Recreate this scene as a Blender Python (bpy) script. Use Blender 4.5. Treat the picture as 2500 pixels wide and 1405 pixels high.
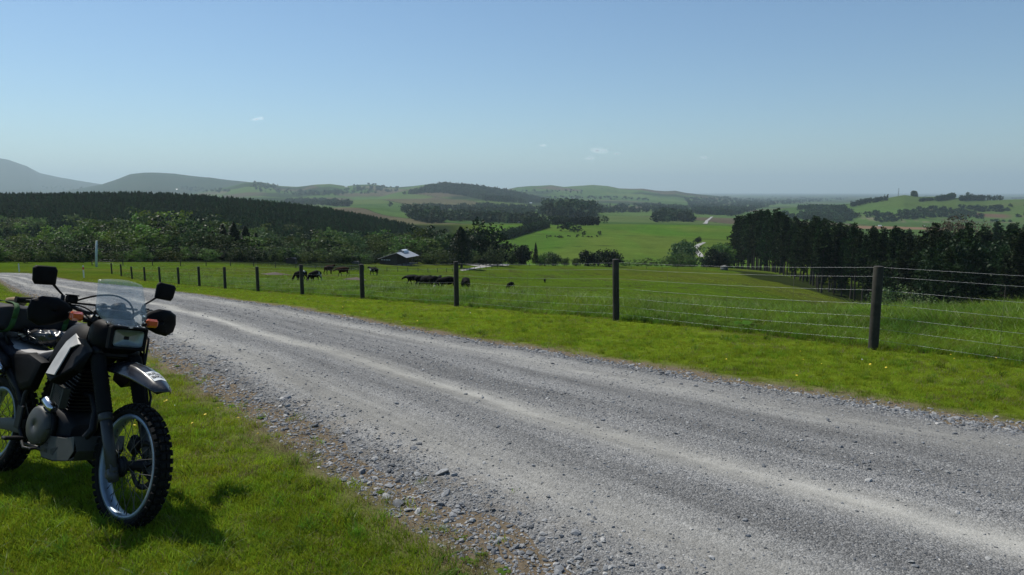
import bpy, math, random
import numpy as np
from mathutils import Vector, Matrix, Euler

SC = bpy.context.scene
for _o in list(bpy.data.objects):
    bpy.data.objects.remove(_o)
rnd = random.Random(7)
rng = np.random.default_rng(11)
COL = SC.collection

# ---------------------------------------------------------------- camera
HC = 1.8
FPX = 1750.0
THC = math.atan(235.5 / 1750)
cd = bpy.data.cameras.new("camera")
cam = bpy.data.objects.new("camera", cd)
COL.objects.link(cam)
cam.location = (0, 0, HC)
cam.rotation_euler = (math.pi / 2 - THC, 0, 0)
cd.sensor_width = 36
cd.lens = 36 * FPX / 2500
cd.clip_start = 0.05
cd.clip_end = 200000
SC.camera = cam
SC.render.resolution_x, SC.render.resolution_y = 1024, 575

# ---------------------------------------------------------------- light
SUN_EL = math.radians(54)
SUN_AZ = math.atan2(-0.60, 0.50)            # from +Y towards +X : sun stands ahead and to the left
w = bpy.data.worlds.new("World")
SC.world = w
w.use_nodes = True
nt = w.node_tree
nt.nodes.clear()
sky = nt.nodes.new('ShaderNodeTexSky')
sky.sky_type = 'NISHITA'
sky.sun_disc = False
sky.sun_elevation = SUN_EL
sky.sun_rotation = SUN_AZ
sky.altitude = 200
sky.air_density = 1.0
sky.dust_density = 0.25
sky.ozone_density = 1.6
bg = nt.nodes.new('ShaderNodeBackground')
bg.inputs['Strength'].default_value = 0.1
out = nt.nodes.new('ShaderNodeOutputWorld')
mxs = nt.nodes.new('ShaderNodeMix'); mxs.data_type = 'RGBA'; mxs.blend_type = 'MULTIPLY'; mxs.inputs[0].default_value = 1; mxs.inputs[7].default_value = (.80, .955, 1.05, 1)
nt.links.new(sky.outputs[0], mxs.inputs[6])
nt.links.new(mxs.outputs[2], bg.inputs[0])
nt.links.new(bg.outputs[0], out.inputs[0])
sd = bpy.data.lights.new("sun", 'SUN')
sd.energy = 4.9
sd.angle = math.radians(0.53)
sd.color = (1.0, 0.95, 0.86)
so = bpy.data.objects.new("sun", sd)
COL.objects.link(so)
tosun = Vector((math.sin(SUN_AZ) * math.cos(SUN_EL), math.cos(SUN_AZ) * math.cos(SUN_EL), math.sin(SUN_EL)))
so.rotation_euler = tosun.to_track_quat('Z', 'Y').to_euler()
so.location = tosun * 50
SC.view_settings.view_transform = 'Standard'
SC.view_settings.look = 'None'
SC.view_settings.gamma = 1
SC.view_settings.exposure = 0.0
SC.cycles.use_denoising = True
SC.cycles.max_bounces = 5
SC.cycles.diffuse_bounces = 2
SC.cycles.glossy_bounces = 3
SC.cycles.transmission_bounces = 4
SC.cycles.transparent_max_bounces = 10
SC.cycles.volume_bounces = 0
SC.cycles.caustics_reflective = False
SC.cycles.caustics_refractive = False

# ---------------------------------------------------------------- helpers
def tag(o, label=None, cat=None, group=None, kind=None):
    if label: o['label'] = label
    if cat: o['category'] = cat
    if group: o['group'] = group
    if kind: o['kind'] = kind
    return o

def empty(name, loc=(0, 0, 0), rz=0.0):
    o = bpy.data.objects.new(name, None)
    COL.objects.link(o)
    o.location = loc
    o.rotation_euler = (0, 0, rz)
    o.empty_display_size = 0.1
    return o

def mesh_np(name, V, F, mat=None, smooth=False, matidx=None):
    """V (n,3); F list of arrays (k,3)/(k,4) or one array."""
    me = bpy.data.meshes.new(name)
    V = np.asarray(V, np.float32)
    if not isinstance(F, (list, tuple)): F = [F]
    F = [np.asarray(f, np.int32) for f in F if len(f)]
    me.vertices.add(len(V))
    me.vertices.foreach_set('co', V.ravel())
    nl = sum(f.size for f in F)
    npol = sum(len(f) for f in F)
    me.loops.add(nl)
    me.polygons.add(npol)
    me.loops.foreach_set('vertex_index', np.concatenate([f.ravel() for f in F]))
    tot = np.concatenate([np.full(len(f), f.shape[1], np.int32) for f in F])
    start = np.concatenate([[0], np.cumsum(tot)[:-1]]).astype(np.int32)
    me.polygons.foreach_set('loop_start', start)
    me.polygons.foreach_set('loop_total', tot)
    me.polygons.foreach_set('use_smooth', np.full(npol, smooth))
    if matidx is not None:
        me.polygons.foreach_set('material_index', np.asarray(matidx, np.int32))
    if mat is not None:
        for m in (mat if isinstance(mat, (list, tuple)) else [mat]): me.materials.append(m)
    me.update(calc_edges=True)
    return me

def obj(name, me, parent=None, loc=None):
    o = bpy.data.objects.new(name, me)
    COL.objects.link(o)
    if parent is not None: o.parent = parent
    if loc is not None: o.location = loc
    return o

def copy_tree(o, parent=None):
    c = o.copy()
    COL.objects.link(c)
    if parent is not None: c.parent = parent
    for ch in list(o.children): copy_tree(ch, c)
    return c

class MB:
    """collects shapes for ONE mesh"""
    def __init__(s): s.v = []; s.f = []; s.n = 0; s.sm = []
    def add(s, V, F, sm=True):
        V = np.asarray(V, float)
        s.v.append(V)
        for f in F:
            s.f.append([i + s.n for i in f]); s.sm.append(sm)
        s.n += len(V); return s
    def box(s, c, d, R=None, bev=0.0, taper=(1, 1)):
        c = np.array(c, float); hx, hy, hz = [q / 2 for q in d]
        if bev > 0:
            b = min(bev, hx * .9, hy * .9, hz * .9); V = []
            for sx in (-1, 1):
                for sy in (-1, 1):
                    for sz in (-1, 1):
                        V += [(sx * hx, sy * (hy - b), sz * (hz - b)), (sx * (hx - b), sy * hy, sz * (hz - b)), (sx * (hx - b), sy * (hy - b), sz * hz)]
            V = np.array(V); t = (V[:, 2] / hz + 1) / 2
            V[:, 0] *= 1 + (taper[0] - 1) * t; V[:, 1] *= 1 + (taper[1] - 1) * t
            def I(sx, sy, sz, k): return (((sx > 0) * 2 + (sy > 0)) * 2 + (sz > 0)) * 3 + k
            F = []
            for a in (-1, 1):
                F.append([I(a, -1, -1, 0), I(a, 1, -1, 0), I(a, 1, 1, 0), I(a, -1, 1, 0)][::a])
                F.append([I(-1, a, -1, 1), I(1, a, -1, 1), I(1, a, 1, 1), I(-1, a, 1, 1)][::-a])
                F.append([I(-1, -1, a, 2), I(1, -1, a, 2), I(1, 1, a, 2), I(-1, 1, a, 2)][::a])
            for a in (-1, 1):
                for b2 in (-1, 1):
                    F.append([I(a, b2, -1, 0), I(a, b2, 1, 0), I(a, b2, 1, 1), I(a, b2, -1, 1)][::a * b2])
                    F.append([I(a, -1, b2, 0), I(a, 1, b2, 0), I(a, 1, b2, 2), I(a, -1, b2, 2)][::-a * b2])
                    F.append([I(-1, a, b2, 1), I(1, a, b2, 1), I(1, a, b2, 2), I(-1, a, b2, 2)][::a * b2])
                    for e in (-1, 1): F.append([I(a, b2, e, 0), I(a, b2, e, 1), I(a, b2, e, 2)][::a * b2 * e])
        else:
            V = np.array([(x, y, z) for x in (-hx, hx) for y in (-hy, hy) for z in (-hz, hz)])
            F = [(0, 1, 3, 2), (4, 6, 7, 5), (0, 4, 5, 1), (2, 3, 7, 6), (0, 2, 6, 4), (1, 5, 7, 3)]
        if R is not None: V = V @ np.array(R).T
        return s.add(V + c, F, False)
    def tube(s, pts, r, n=10, cap=True, sm=True, flat=None):
        P = np.array(pts, float); m = len(P)
        R = np.full(m, r, float) if np.isscalar(r) else np.array(r, float)
        T = np.gradient(P, axis=0); T /= np.linalg.norm(T, axis=1)[:, None] + 1e-12
        up = np.array([0, 0, 1.0]) if abs(T[0][2]) < .9 else np.array([1.0, 0, 0])
        V = []
        for i in range(m):
            if i == 0: a = np.cross(T[0], up)
            else:
                a = a - T[i] * np.dot(a, T[i])
            a /= np.linalg.norm(a) + 1e-12; b = np.cross(T[i], a)
            for k in range(n):
                th = 2 * math.pi * k / n
                fa, fb = (1, 1) if flat is None else flat
                V.append(P[i] + R[i] * (fa * math.cos(th) * a + fb * math.sin(th) * b))
        F = []
        for i in range(m - 1):
            for k in range(n):
                k2 = (k + 1) % n
                F.append((i * n + k, i * n + k2, (i + 1) * n + k2, (i + 1) * n + k))
        s.add(V, F, sm)
        if cap:
            b0 = s.n - m * n
            s.f.append([b0 + k for k in range(n)][::-1]); s.sm.append(False)
            s.f.append([b0 + (m - 1) * n + k for k in range(n)]); s.sm.append(False)
        return s
    def cyl(s, a, b, r, r2=None, n=14, sm=True):
        return s.tube([a, b], [r, r if r2 is None else r2], n, True, sm)
    def ring(s, c, ax, prof, n=40, sm=True, closed=True):
        """revolve profile [(radius, offset along axis)] round axis ax"""
        ax = np.array(ax, float); ax /= np.linalg.norm(ax); c = np.array(c, float)
        u = np.cross(ax, [0, 0, 1.0]) if abs(ax[2]) < .9 else np.cross(ax, [1.0, 0, 0])
        u /= np.linalg.norm(u); v = np.cross(ax, u); m = len(prof); V = []
        for k in range(n):
            th = 2 * math.pi * k / n
            for (r, h) in prof: V.append(c + r * (math.cos(th) * u + math.sin(th) * v) + h * ax)
        F = []
        for k in range(n):
            k2 = (k + 1) % n
            for j in range(m if closed else m - 1):
                j2 = (j + 1) % m
                F.append((k * m + j, k2 * m + j, k2 * m + j2, k * m + j2))
        return s.add(V, F, sm)
    def loft(s, secs, cap=True, sm=True, closed=True):
        """secs: list of equal-length point rings"""
        m = len(secs); n = len(secs[0]); V = [p for q in secs for p in q]; F = []
        for i in range(m - 1):
            for k in range(n if closed else n - 1):
                k2 = (k + 1) % n
                F.append((i * n + k, i * n + k2, (i + 1) * n + k2, (i + 1) * n + k))
        s.add(V, F, sm)
        if cap and closed:
            b0 = s.n - m * n
            s.f.append([b0 + k for k in range(n)][::-1]); s.sm.append(False)
            s.f.append([b0 + (m - 1) * n + k for k in range(n)]); s.sm.append(False)
        return s
    def prism(s, poly, y0, y1, sm=False):
        """polygon in XZ extruded along Y"""
        n = len(poly)
        V = [(p[0], y0, p[1]) for p in poly] + [(p[0], y1, p[1]) for p in poly]
        F = [list(range(n)), list(range(n, 2 * n))[::-1]] + [(i, i + n, (i + 1) % n + n, (i + 1) % n) for i in range(n)]
        return s.add(V, F, sm)
    def build(s, name, mat, parent=None, bev=0.0, sub=0, solid=0.0, hide=False):
        me = bpy.data.meshes.new(name)
        me.from_pydata(np.concatenate(s.v).tolist(), [], s.f)
        me.polygons.foreach_set('use_smooth', s.sm)
        if mat: me.materials.append(mat)
        me.update()
        o = obj(name, me, parent)
        if solid:
            q = o.modifiers.new('solid', 'SOLIDIFY'); q.thickness = solid; q.offset = 0
        if sub:
            q = o.modifiers.new('sub', 'SUBSURF'); q.levels = sub; q.render_levels = sub
        if bev:
            q = o.modifiers.new('bev', 'BEVEL'); q.width = bev; q.segments = 2; q.limit_method = 'ANGLE'
        return o

# ---- materials
def newmat(name):
    m = bpy.data.materials.new(name); m.use_nodes = True
    return m, m.node_tree, m.node_tree.nodes['Principled BSDF']
def lk(nt, a, b): nt.links.new(a, b)
def noise(nt, scale, detail=4, rough=.6, vec=None, dist=0.0, dim='3D'):
    n = nt.nodes.new('ShaderNodeTexNoise'); n.noise_dimensions = dim
    n.inputs['Scale'].default_value = scale; n.inputs['Detail'].default_value = detail
    n.inputs['Roughness'].default_value = rough; n.inputs['Distortion'].default_value = dist
    if vec is not None: lk(nt, vec, n.inputs['Vector'])
    return n
def ramp(nt, fac, stops):
    r = nt.nodes.new('ShaderNodeValToRGB'); e = r.color_ramp.elements
    while len(e) < len(stops): e.new(.5)
    for i, (p, c) in enumerate(stops):
        e[i].position = p
        e[i].color = (c[0], c[1], c[2], 1) if not np.isscalar(c) else (c, c, c, 1)
    lk(nt, fac, r.inputs[0]); return r
def mixc(nt, fac, a, b, mode='MIX'):
    m = nt.nodes.new('ShaderNodeMix'); m.data_type = 'RGBA'; m.blend_type = mode
    for s_, val in ((0, fac), (6, a), (7, b)):
        if hasattr(val, 'is_output'): lk(nt, val, m.inputs[s_])
        elif s_ == 0: m.inputs[0].default_value = val
        else: m.inputs[s_].default_value = (val[0], val[1], val[2], 1)
    return m.outputs[2]
def math_(nt, op, a, b=0.0, c=None):
    m = nt.nodes.new('ShaderNodeMath'); m.operation = op
    for i, v in enumerate((a, b) if c is None else (a, b, c)):
        if hasattr(v, 'is_output'): lk(nt, v, m.inputs[i])
        else: m.inputs[i].default_value = v
    return m.outputs[0]
def bump(nt, h, strength, dist, bs):
    b = nt.nodes.new('ShaderNodeBump'); b.inputs['Strength'].default_value = strength
    b.inputs['Distance'].default_value = dist; lk(nt, h, b.inputs['Height']); lk(nt, b.outputs[0], bs.inputs['Normal'])
    return b
def geo(nt): return nt.nodes.new('ShaderNodeNewGeometry').outputs['Position']
def tco(nt, k='Object'): return nt.nodes.new('ShaderNodeTexCoord').outputs[k]
def attr(nt, name, o='Fac'):
    a = nt.nodes.new('ShaderNodeAttribute'); a.attribute_name = name; return a.outputs[o]
def simple(name, col, rough=.5, metal=0.0, var=.15, scale=20, bmp=0.0, spec=.5, coat=0.0):
    m, nt, b = newmat(name)
    n = noise(nt, scale, 5, .6, tco(nt))
    c = ramp(nt, n.outputs[0], [(.3, [q * (1 - var) for q in col]), (.7, [min(1, q * (1 + var)) for q in col])])
    lk(nt, c.outputs[0], b.inputs['Base Color'])
    b.inputs['Roughness'].default_value = rough; b.inputs['Metallic'].default_value = metal
    b.inputs['Specular IOR Level'].default_value = spec; b.inputs['Coat Weight'].default_value = coat
    if bmp: bump(nt, n.outputs[0], bmp, .01, b)
    return m
def leafmat(name, c1, c2, rough=.55, trans=.3, scale=.6, tint=.25, spec=.3, c3=None, thr=.62):
    """foliage: two-tone by noise, varied per object, some light passing through"""
    m, nt, b = newmat(name)
    n = noise(nt, scale, 3, .6, geo(nt))
    c = ramp(nt, n.outputs[0], [(.35, c1), (.65, c2)]).outputs[0]
    if c3:
        n2 = noise(nt, scale * 4, 3, .7, geo(nt))
        k = ramp(nt, n2.outputs[0], [(thr, 0), (thr + .06, 1)])
        c = mixc(nt, k.outputs[0], c, c3)
    oi = nt.nodes.new('ShaderNodeObjectInfo')
    hs = nt.nodes.new('ShaderNodeHueSaturation')
    lk(nt, c, hs.inputs['Color'])
    lk(nt, math_(nt, 'MULTIPLY_ADD', oi.outputs['Random'], tint * 2, 1 - tint), hs.inputs['Value'])
    lk(nt, math_(nt, 'MULTIPLY_ADD', oi.outputs['Random'], .05, .475), hs.inputs['Hue'])
    lk(nt, hs.outputs[0], b.inputs['Base Color'])
    b.inputs['Roughness'].default_value = rough; b.inputs['Specular IOR Level'].default_value = spec
    t = nt.nodes.new('ShaderNodeBsdfTranslucent'); lk(nt, hs.outputs[0], t.inputs[0])
    mx = nt.nodes.new('ShaderNodeMixShader'); mx.inputs[0].default_value = trans
    lk(nt, b.outputs[0], mx.inputs[1]); lk(nt, t.outputs[0], mx.inputs[2])
    lk(nt, mx.outputs[0], nt.nodes['Material Output'].inputs[0])
    return m

def sstep(a, b, x):
    t = np.clip((np.asarray(x, float) - a) / (b - a), 0, 1); return t * t * (3 - 2 * t)
_perm = np.random.default_rng(3).random((256, 256))
def vnoise(x, y):
    x = np.asarray(x, float); y = np.asarray(y, float)
    xi = np.floor(x).astype(int); yi = np.floor(y).astype(int); fx = x - xi; fy = y - yi
    fx = fx * fx * (3 - 2 * fx); fy = fy * fy * (3 - 2 * fy)
    a = _perm[xi & 255, yi & 255]; b = _perm[(xi + 1) & 255, yi & 255]
    c = _perm[xi & 255, (yi + 1) & 255]; d = _perm[(xi + 1) & 255, (yi + 1) & 255]
    return (a * (1 - fx) + b * fx) * (1 - fy) + (c * (1 - fx) + d * fx) * fy - .5
def fbm(x, y, o=4, g=.5):
    s = 0; a = 1.0
    for i in range(o):
        s = s + a * vnoise(x + 17.3 * i, y - 9.1 * i); x = x * 2.03; y = y * 2.03; a *= g
    return s

# ---------------------------------------------------------------- terrain
COLS = {
 -1500: [(8,-.15),(14,-.7),(24,-1.8),(42,-3.7),(60,-5.7),(100,-8.5),(140,-11),(250,-19),(400,-20),(700,-15),(1200,-40),(2500,-55),(5000,-50),(40000,-118)],
 0: [(8,-.15),(14,-.67),(24,-1.8),(42,-3.75),(60,-5.7),(100,-8.6),(120,-10),(170,-14.5),(250,-20),(330,-23),(1200,-45),(2500,-55),(5000,-50),(40000,-118)],
 600: [(8,-.15),(14,-.67),(24,-1.78),(42,-3.78),(60,-5.7),(100,-9.3),(140,-12.8),(170,-14.9),(250,-21),(330,-25),(1200,-50),(2500,-55),(5000,-50),(40000,-118)],
 900: [(8,-.15),(14,-.67),(24,-1.76),(42,-3.85),(60,-5.8),(85,-8.6),(110,-11.3),(135,-14),(175,-17.8),(200,-18.5),(230,-20.6),(300,-27),(420,-33),(1200,-50),(2500,-52),(5000,-50),(40000,-118)],
 1250: [(8,-.18),(14,-.67),(20,-1.35),(30,-2.7),(60,-6.9),(106,-12.6),(140,-16.8),(190,-21.6),(220,-22.3),(240,-22.6),(260,-24),(320,-33),(400,-41),(600,-41),(750,-39.5),(900,-42),(1200,-50),(1800,-56),(2500,-64),(4000,-70),(7000,-72),(40000,-118)],
 1500: [(8,-.2),(13.3,-.6),(20,-1.5),(30,-3),(60,-7.8),(100,-13),(150,-19),(200,-23.5),(250,-27),(280,-27.6),(300,-28.6),(400,-41.5),(600,-39.5),(850,-38),(1000,-44),(1400,-58),(2500,-66),(4000,-72),(7000,-72),(40000,-118)],
 1800: [(8,-.2),(12,-.52),(20,-1.7),(30,-3.3),(70,-9.1),(120,-16),(180,-22.6),(250,-28.5),(300,-31),(330,-33),(400,-43),(600,-40.5),(850,-39),(1000,-46),(1500,-70),(2500,-80),(5000,-95),(10000,-105),(40000,-118)],
 2150: [(8,-.17),(9.2,-.27),(14,-.85),(20,-1.8),(30,-4.5),(60,-12.5),(120,-24),(180,-31.5),(208,-33),(260,-36),(400,-45),(1000,-62),(1500,-75),(2500,-85),(5000,-95),(10000,-105),(40000,-118)],
 2500: [(6,-.03),(9,-.3),(14,-.9),(20,-1.55),(26,-2.6),(40,-6),(60,-11.5),(120,-25),(200,-36),(300,-40),(500,-48),(1500,-76),(2500,-86),(5000,-95),(10000,-105),(40000,-118)],
 4200: [(5,-.02),(9,-.35),(14,-1),(20,-1.7),(26,-3.2),(40,-7),(60,-12.5),(120,-26),(200,-37),(300,-41),(500,-50),(1500,-78),(2500,-88),(5000,-95),(10000,-105),(40000,-118)],
}
LG = np.linspace(0, math.log(60000), 420)
_pxs = sorted(COLS)
_phi = np.array([math.atan((p - 1250) / FPX) for p in _pxs])
_T = []
for p, ph in zip(_pxs, _phi):
    k = COLS[p]
    ys = np.array([q[0] for q in k]) / math.cos(ph)     # range from camera
    row = np.interp(np.exp(LG), ys, [q[1] for q in k])
    _T.append(row)
_T = np.array(_T)
PH = np.linspace(_phi[0], _phi[-1], 360)
_TT = np.array([np.interp(PH, _phi, _T[:, j]) for j in range(len(LG))]).T
def _smooth(A, n, ax):
    kx = np.exp(-.5 * (np.arange(-3 * n, 3 * n + 1) / n) ** 2); kx /= kx.sum()
    pad = [(0, 0), (0, 0)]; pad[ax] = (3 * n, 3 * n)
    B = np.pad(A, pad, mode='edge')
    return np.apply_along_axis(lambda v: np.convolve(v, kx, 'valid'), ax, B)
_TT = _smooth(_smooth(_TT, 7, 0), 1, 1)
GY = np.array([-40, 0, 4, 8, 9.2, 13.3, 18.1, 23.7, 31.9, 42.8, 52, 60, 80])
GZ = np.array([.3, .02, 0, -.15, -.25, -.6, -1.1, -1.72, -2.7, -3.87, -4.85, -5.7, -7.5])
# ridges: distance, front width, back width, crest line in picture coordinates of the survey sketch
RIDGES = [
 (720, 330, 260, [(-700,500),(-200,486),(0,484),(100,484),(250,480),(350,480),(500,487),(600,497),(700,507),(800,519),(900,539),(1000,562),(1060,580),(1120,640)], 1.0),
 (14000, 3800, 3000, [(-700,400),(-300,380),(-100,377),(0,388),(40,394),(80,408),(110,424),(160,436),(240,449),(310,457),(450,471)], 1.0),
 (9000, 2600, 2000, [(120,475),(200,462),(260,451),(300,438),(330,427),(365,424),(400,424),(440,426),(480,431),(560,440),(620,446),(720,462),(800,472)], .8),
 (6400, 2200, 1500, [(440,480),(560,458),(605,447),(640,445),(690,455),(730,457),(770,452),(810,451),(850,456),(880,452),(915,451),(950,457),(975,458),(1010,455),(1060,450),(1120,452),(1200,470)], .8),
 (4900, 1500, 1100, [(900,489),(960,472),(1010,460),(1050,453),(1075,450),(1086,445),(1096,447),(1110,448),(1150,451),(1180,455),(1215,459),(1260,470),(1300,482),(1345,495),(1400,500)], .7),
 (7400, 2200, 1500, [(1180,475),(1230,464),(1265,457),(1300,455),(1345,453),(1375,457),(1405,455),(1445,452),(1480,455),(1510,461),(1535,462),(1565,461),(1600,466),(1620,467),(1645,466),(1670,471),(1720,476),(1800,488)], .8),
 (3300, 800, 800, [(760,500),(840,490),(900,487),(1000,487),(1100,488),(1180,488),(1230,490),(1300,500),(1360,508)], .7),
 (1900, 500, 500, [(700,525),(840,508),(900,508),(950,515),(1010,528),(1060,545)], .6),
 (2650, 620, 900, [(1780,530),(1860,516),(1950,506),(2040,501),(2090,496),(2130,489),(2165,483),(2200,477),(2240,481),(2290,481),(2340,484),(2400,490),(2450,488),(2500,486),(2700,482),(3400,480)], 1.0),
]
def terr(x, y, full=True):
    x = np.asarray(x, float); y = np.asarray(y, float)
    r = np.hypot(x, y) + 1e-6
    ph = np.clip(np.arctan2(x, y), PH[0], PH[-1])
    u = (ph - PH[0]) / (PH[1] - PH[0]); v = np.clip(np.log(np.maximum(r, 1.001)) / (LG[1] - LG[0]), 0, len(LG) - 1.001)
    u = np.clip(u, 0, len(PH) - 1.001)
    ui = u.astype(int); vi = v.astype(int); fu = u - ui; fv = v - vi
    z = (_TT[ui, vi] * (1 - fu) + _TT[ui + 1, vi] * fu) * (1 - fv) + (_TT[ui, vi + 1] * (1 - fu) + _TT[ui + 1, vi + 1] * fu) * fv
    g = np.interp(y, GY, GZ)
    m = sstep(9, 20, r)
    z = g * (1 - m) + z * m
    # gentle unevenness growing with distance
    z = z + sstep(25, 150, r) * 1.1 * fbm(x / 55, y / 55, 3) * (1 - .6 * sstep(200, 330, r)) + .035 * sstep(3, 9, r) * fbm(x / 1.7, y / 1.7, 3)
    z = z + sstep(900, 2500, r) * 10 * fbm(x / 420, y / 420, 4) * (1 - sstep(6000, 12000, r)*.6)
    if full:
        px = 1250 + FPX * np.tan(np.clip(np.arctan2(x, y), -1.2, 1.2))
        R = np.where(y > 0, r * np.cos(np.clip(np.arctan2(x, y), -1.2, 1.2)), r)
        for (Yc, wf, wb, cr, rough) in RIDGES:
            cp = np.array(cr, float)
            cy = np.interp(px, cp[:, 0], cp[:, 1])
            cz = HC - Yc * (cy - 467) / FPX
            d = R - Yc - wf * .12 * fbm(px / 90, R * 0 + Yc, 2)
            t = np.where(d < 0, d / wf, d / wb)
            b = np.exp(-2.2 * np.abs(t) ** 1.9)
            if Yc == 2650:   # flat-topped tableland with a scarp
                b = np.where(d < 0, .45 * sstep(-1.35, -.9, t) + .25 * sstep(-.86, -.72, t) + .3 * sstep(-.8, 0, t), b)
            ed = sstep(cp[0, 0] - 60, cp[0, 0] + 40, px) * (1 - sstep(cp[-1, 0] - 40, cp[-1, 0] + 120, px))
            if Yc == 720 : ed = 1 - sstep(1010, 1180, px)
            zz = cz + rough * Yc * .0016 * fbm(x / (Yc * .03), y / (Yc * .03), 4) * (1 - .5 * b)
            z = np.where(zz > z, z + (zz - z) * b * ed, z)
    return z
def ray(px, py):
    dx = (px - 1250) / FPX; v = (702.5 - py) / FPX
    c, s = math.cos(THC), math.sin(THC)
    return dx, c + v * s, -s + v * c
def hit(px, py, near=1.5, far=50000, nth=0):
    """where the sight line through a surveyed point meets the ground"""
    dx, dy, dz = ray(px, py)
    t = np.exp(np.linspace(math.log(near), math.log(far), 3000))
    X = dx * t; Y = dy * t; Z = HC + dz * t
    below = Z < terr(X, Y)
    i = int(np.argmax(below))
    if not below[i]: i = len(t) - 1
    lo, hi = t[max(i - 1, 0)], t[i]
    for _ in range(12):
        m = (lo + hi) / 2
        if HC + dz * m < float(terr(dx * m, dy * m)): hi = m
        else: lo = m
    x, y = dx * hi, dy * hi
    return np.array([x, y, float(terr(x, y))])
def at(px, Y):
    """ground point in the direction px at forward distance Y"""
    x = (px - 1250) / FPX * Y * 1.0
    return np.array([x, Y, float(terr(x, Y))])

# ---------------------------------------------------------------- road outline
_L = [(9, -4.2), (4.5, -1.0), (1.9, 1.25)] + [tuple(hit(*p)[:2]) for p in [(1220,1405),(1050,1280),(950,1215),(800,1120),(700,1050),(600,985),(520,935),(450,893),(360,850),(240,790),(160,752),(98,728),(45,712),(20,697),(0,682),(-80,673)]] + [(-95, 78)]
_R = [(14, 0.0), (7.8, 3.2)] + [tuple(hit(*p)[:2]) for p in [(2500,1050),(2250,1012),(2000,973),(1700,925),(1400,868),(1200,838),(1000,806),(800,768),(640,742),(440,714),(340,703),(242,693),(157,682),(110,672),(70,666.5),(0,668)]] + [(-95, 90)]
def _resamp(P, n, k=2.2):
    P = np.array(P, float)
    s = np.concatenate([[0], np.cumsum(np.hypot(*np.diff(P, axis=0).T))])
    t = np.linspace(0, s[-1], 600)
    Q = np.stack([np.interp(t, s, P[:, 0]), np.interp(t, s, P[:, 1])], 1)
    ker = np.exp(-.5 * (np.arange(-24, 25) / 8) ** 2); ker /= ker.sum()
    Q2 = np.stack([np.convolve(np.pad(Q[:, i], 24, mode='reflect', reflect_type='odd'), ker, 'valid') for i in (0, 1)], 1)
    return Q2
RL = _resamp(_L, 600); RR = _resamp(_R, 600)
# even out the pairing of the two edges: nearest crossing
def road_uv(P):
    """signed distance (m) outside the road (negative inside) and side (0 left edge nearest, 1 right)"""
    P = np.asarray(P, float)
    def sd(E, sgn):
        best = np.full(len(P), 1e9); sg = np.zeros(len(P))
        for i in range(0, len(E) - 4, 4):
            a = E[i]; b = E[i + 4]; ab = b - a; L2 = ab @ ab
            t = np.clip(((P - a) @ ab) / L2, 0, 1)
            d = P - (a + t[:, None] * ab); dd = np.hypot(d[:, 0], d[:, 1])
            cr = ab[0] * (P[:, 1] - a[1]) - ab[1] * (P[:, 0] - a[0])
            m = dd < best
            best = np.where(m, dd, best); sg = np.where(m, np.sign(cr), sg)
        return best * sg * sgn
    # road runs from near right to far left: left-edge outline has the road on its right-hand side
    dl = sd(RL, 1.0)      # >0 : outside? (resolved below)
    dr = sd(RR, -1.0)
    return dl, dr
_mid = (RL[150] + RR[150]) / 2
_a, _b = road_uv(_mid[None])
SL = -1.0 if _a[0] > 0 else 1.0
SR = -1.0 if _b[0] > 0 else 1.0
def road_dist(P):
    dl, dr = road_uv(P); dl = dl * SL; dr = dr * SR
    return np.maximum(dl, dr), dl > dr       # >0 outside, <0 inside ; True = on the bike's side

# ---------------------------------------------------------------- ground sheet
def hexlin(c):
    return np.array([((q / 255 + .055) / 1.055) ** 2.4 if q > 10 else q / 255 / 12.92 for q in c])
NPH, NR = 900, 720
ph = np.concatenate([np.linspace(-math.pi, -.86, 60)[:-1], np.linspace(-.86, .86, NPH), np.linspace(.86, math.pi, 60)[1:]])
rr = np.concatenate([np.exp(np.linspace(math.log(.5), math.log(42000), NR))])
PHG, RG = np.meshgrid(ph, rr, indexing='ij')
X = RG * np.sin(PHG); Y = RG * np.cos(PHG)
Z = terr(X, Y)
GVERT = np.stack([X, Y, Z], -1).reshape(-1, 3)
nph, nrr = X.shape
ii, jj = np.meshgrid(np.arange(nph - 1), np.arange(nrr - 1), indexing='ij')
q = np.stack([ii * nrr + jj, ii * nrr + jj + 1, (ii + 1) * nrr + jj + 1, (ii + 1) * nrr + jj], -1).reshape(-1, 4)
cap = np.stack([np.full(nph - 1, len(GVERT)), np.arange(nph - 1) * nrr, np.arange(1, nph) * nrr], -1)
GV = np.concatenate([GVERT, [[0, 0, .02]]])

FA = np.array([4.74, 9.2]); FD = np.array([-.581, .815]); FN = np.array([.815, .581])
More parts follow.
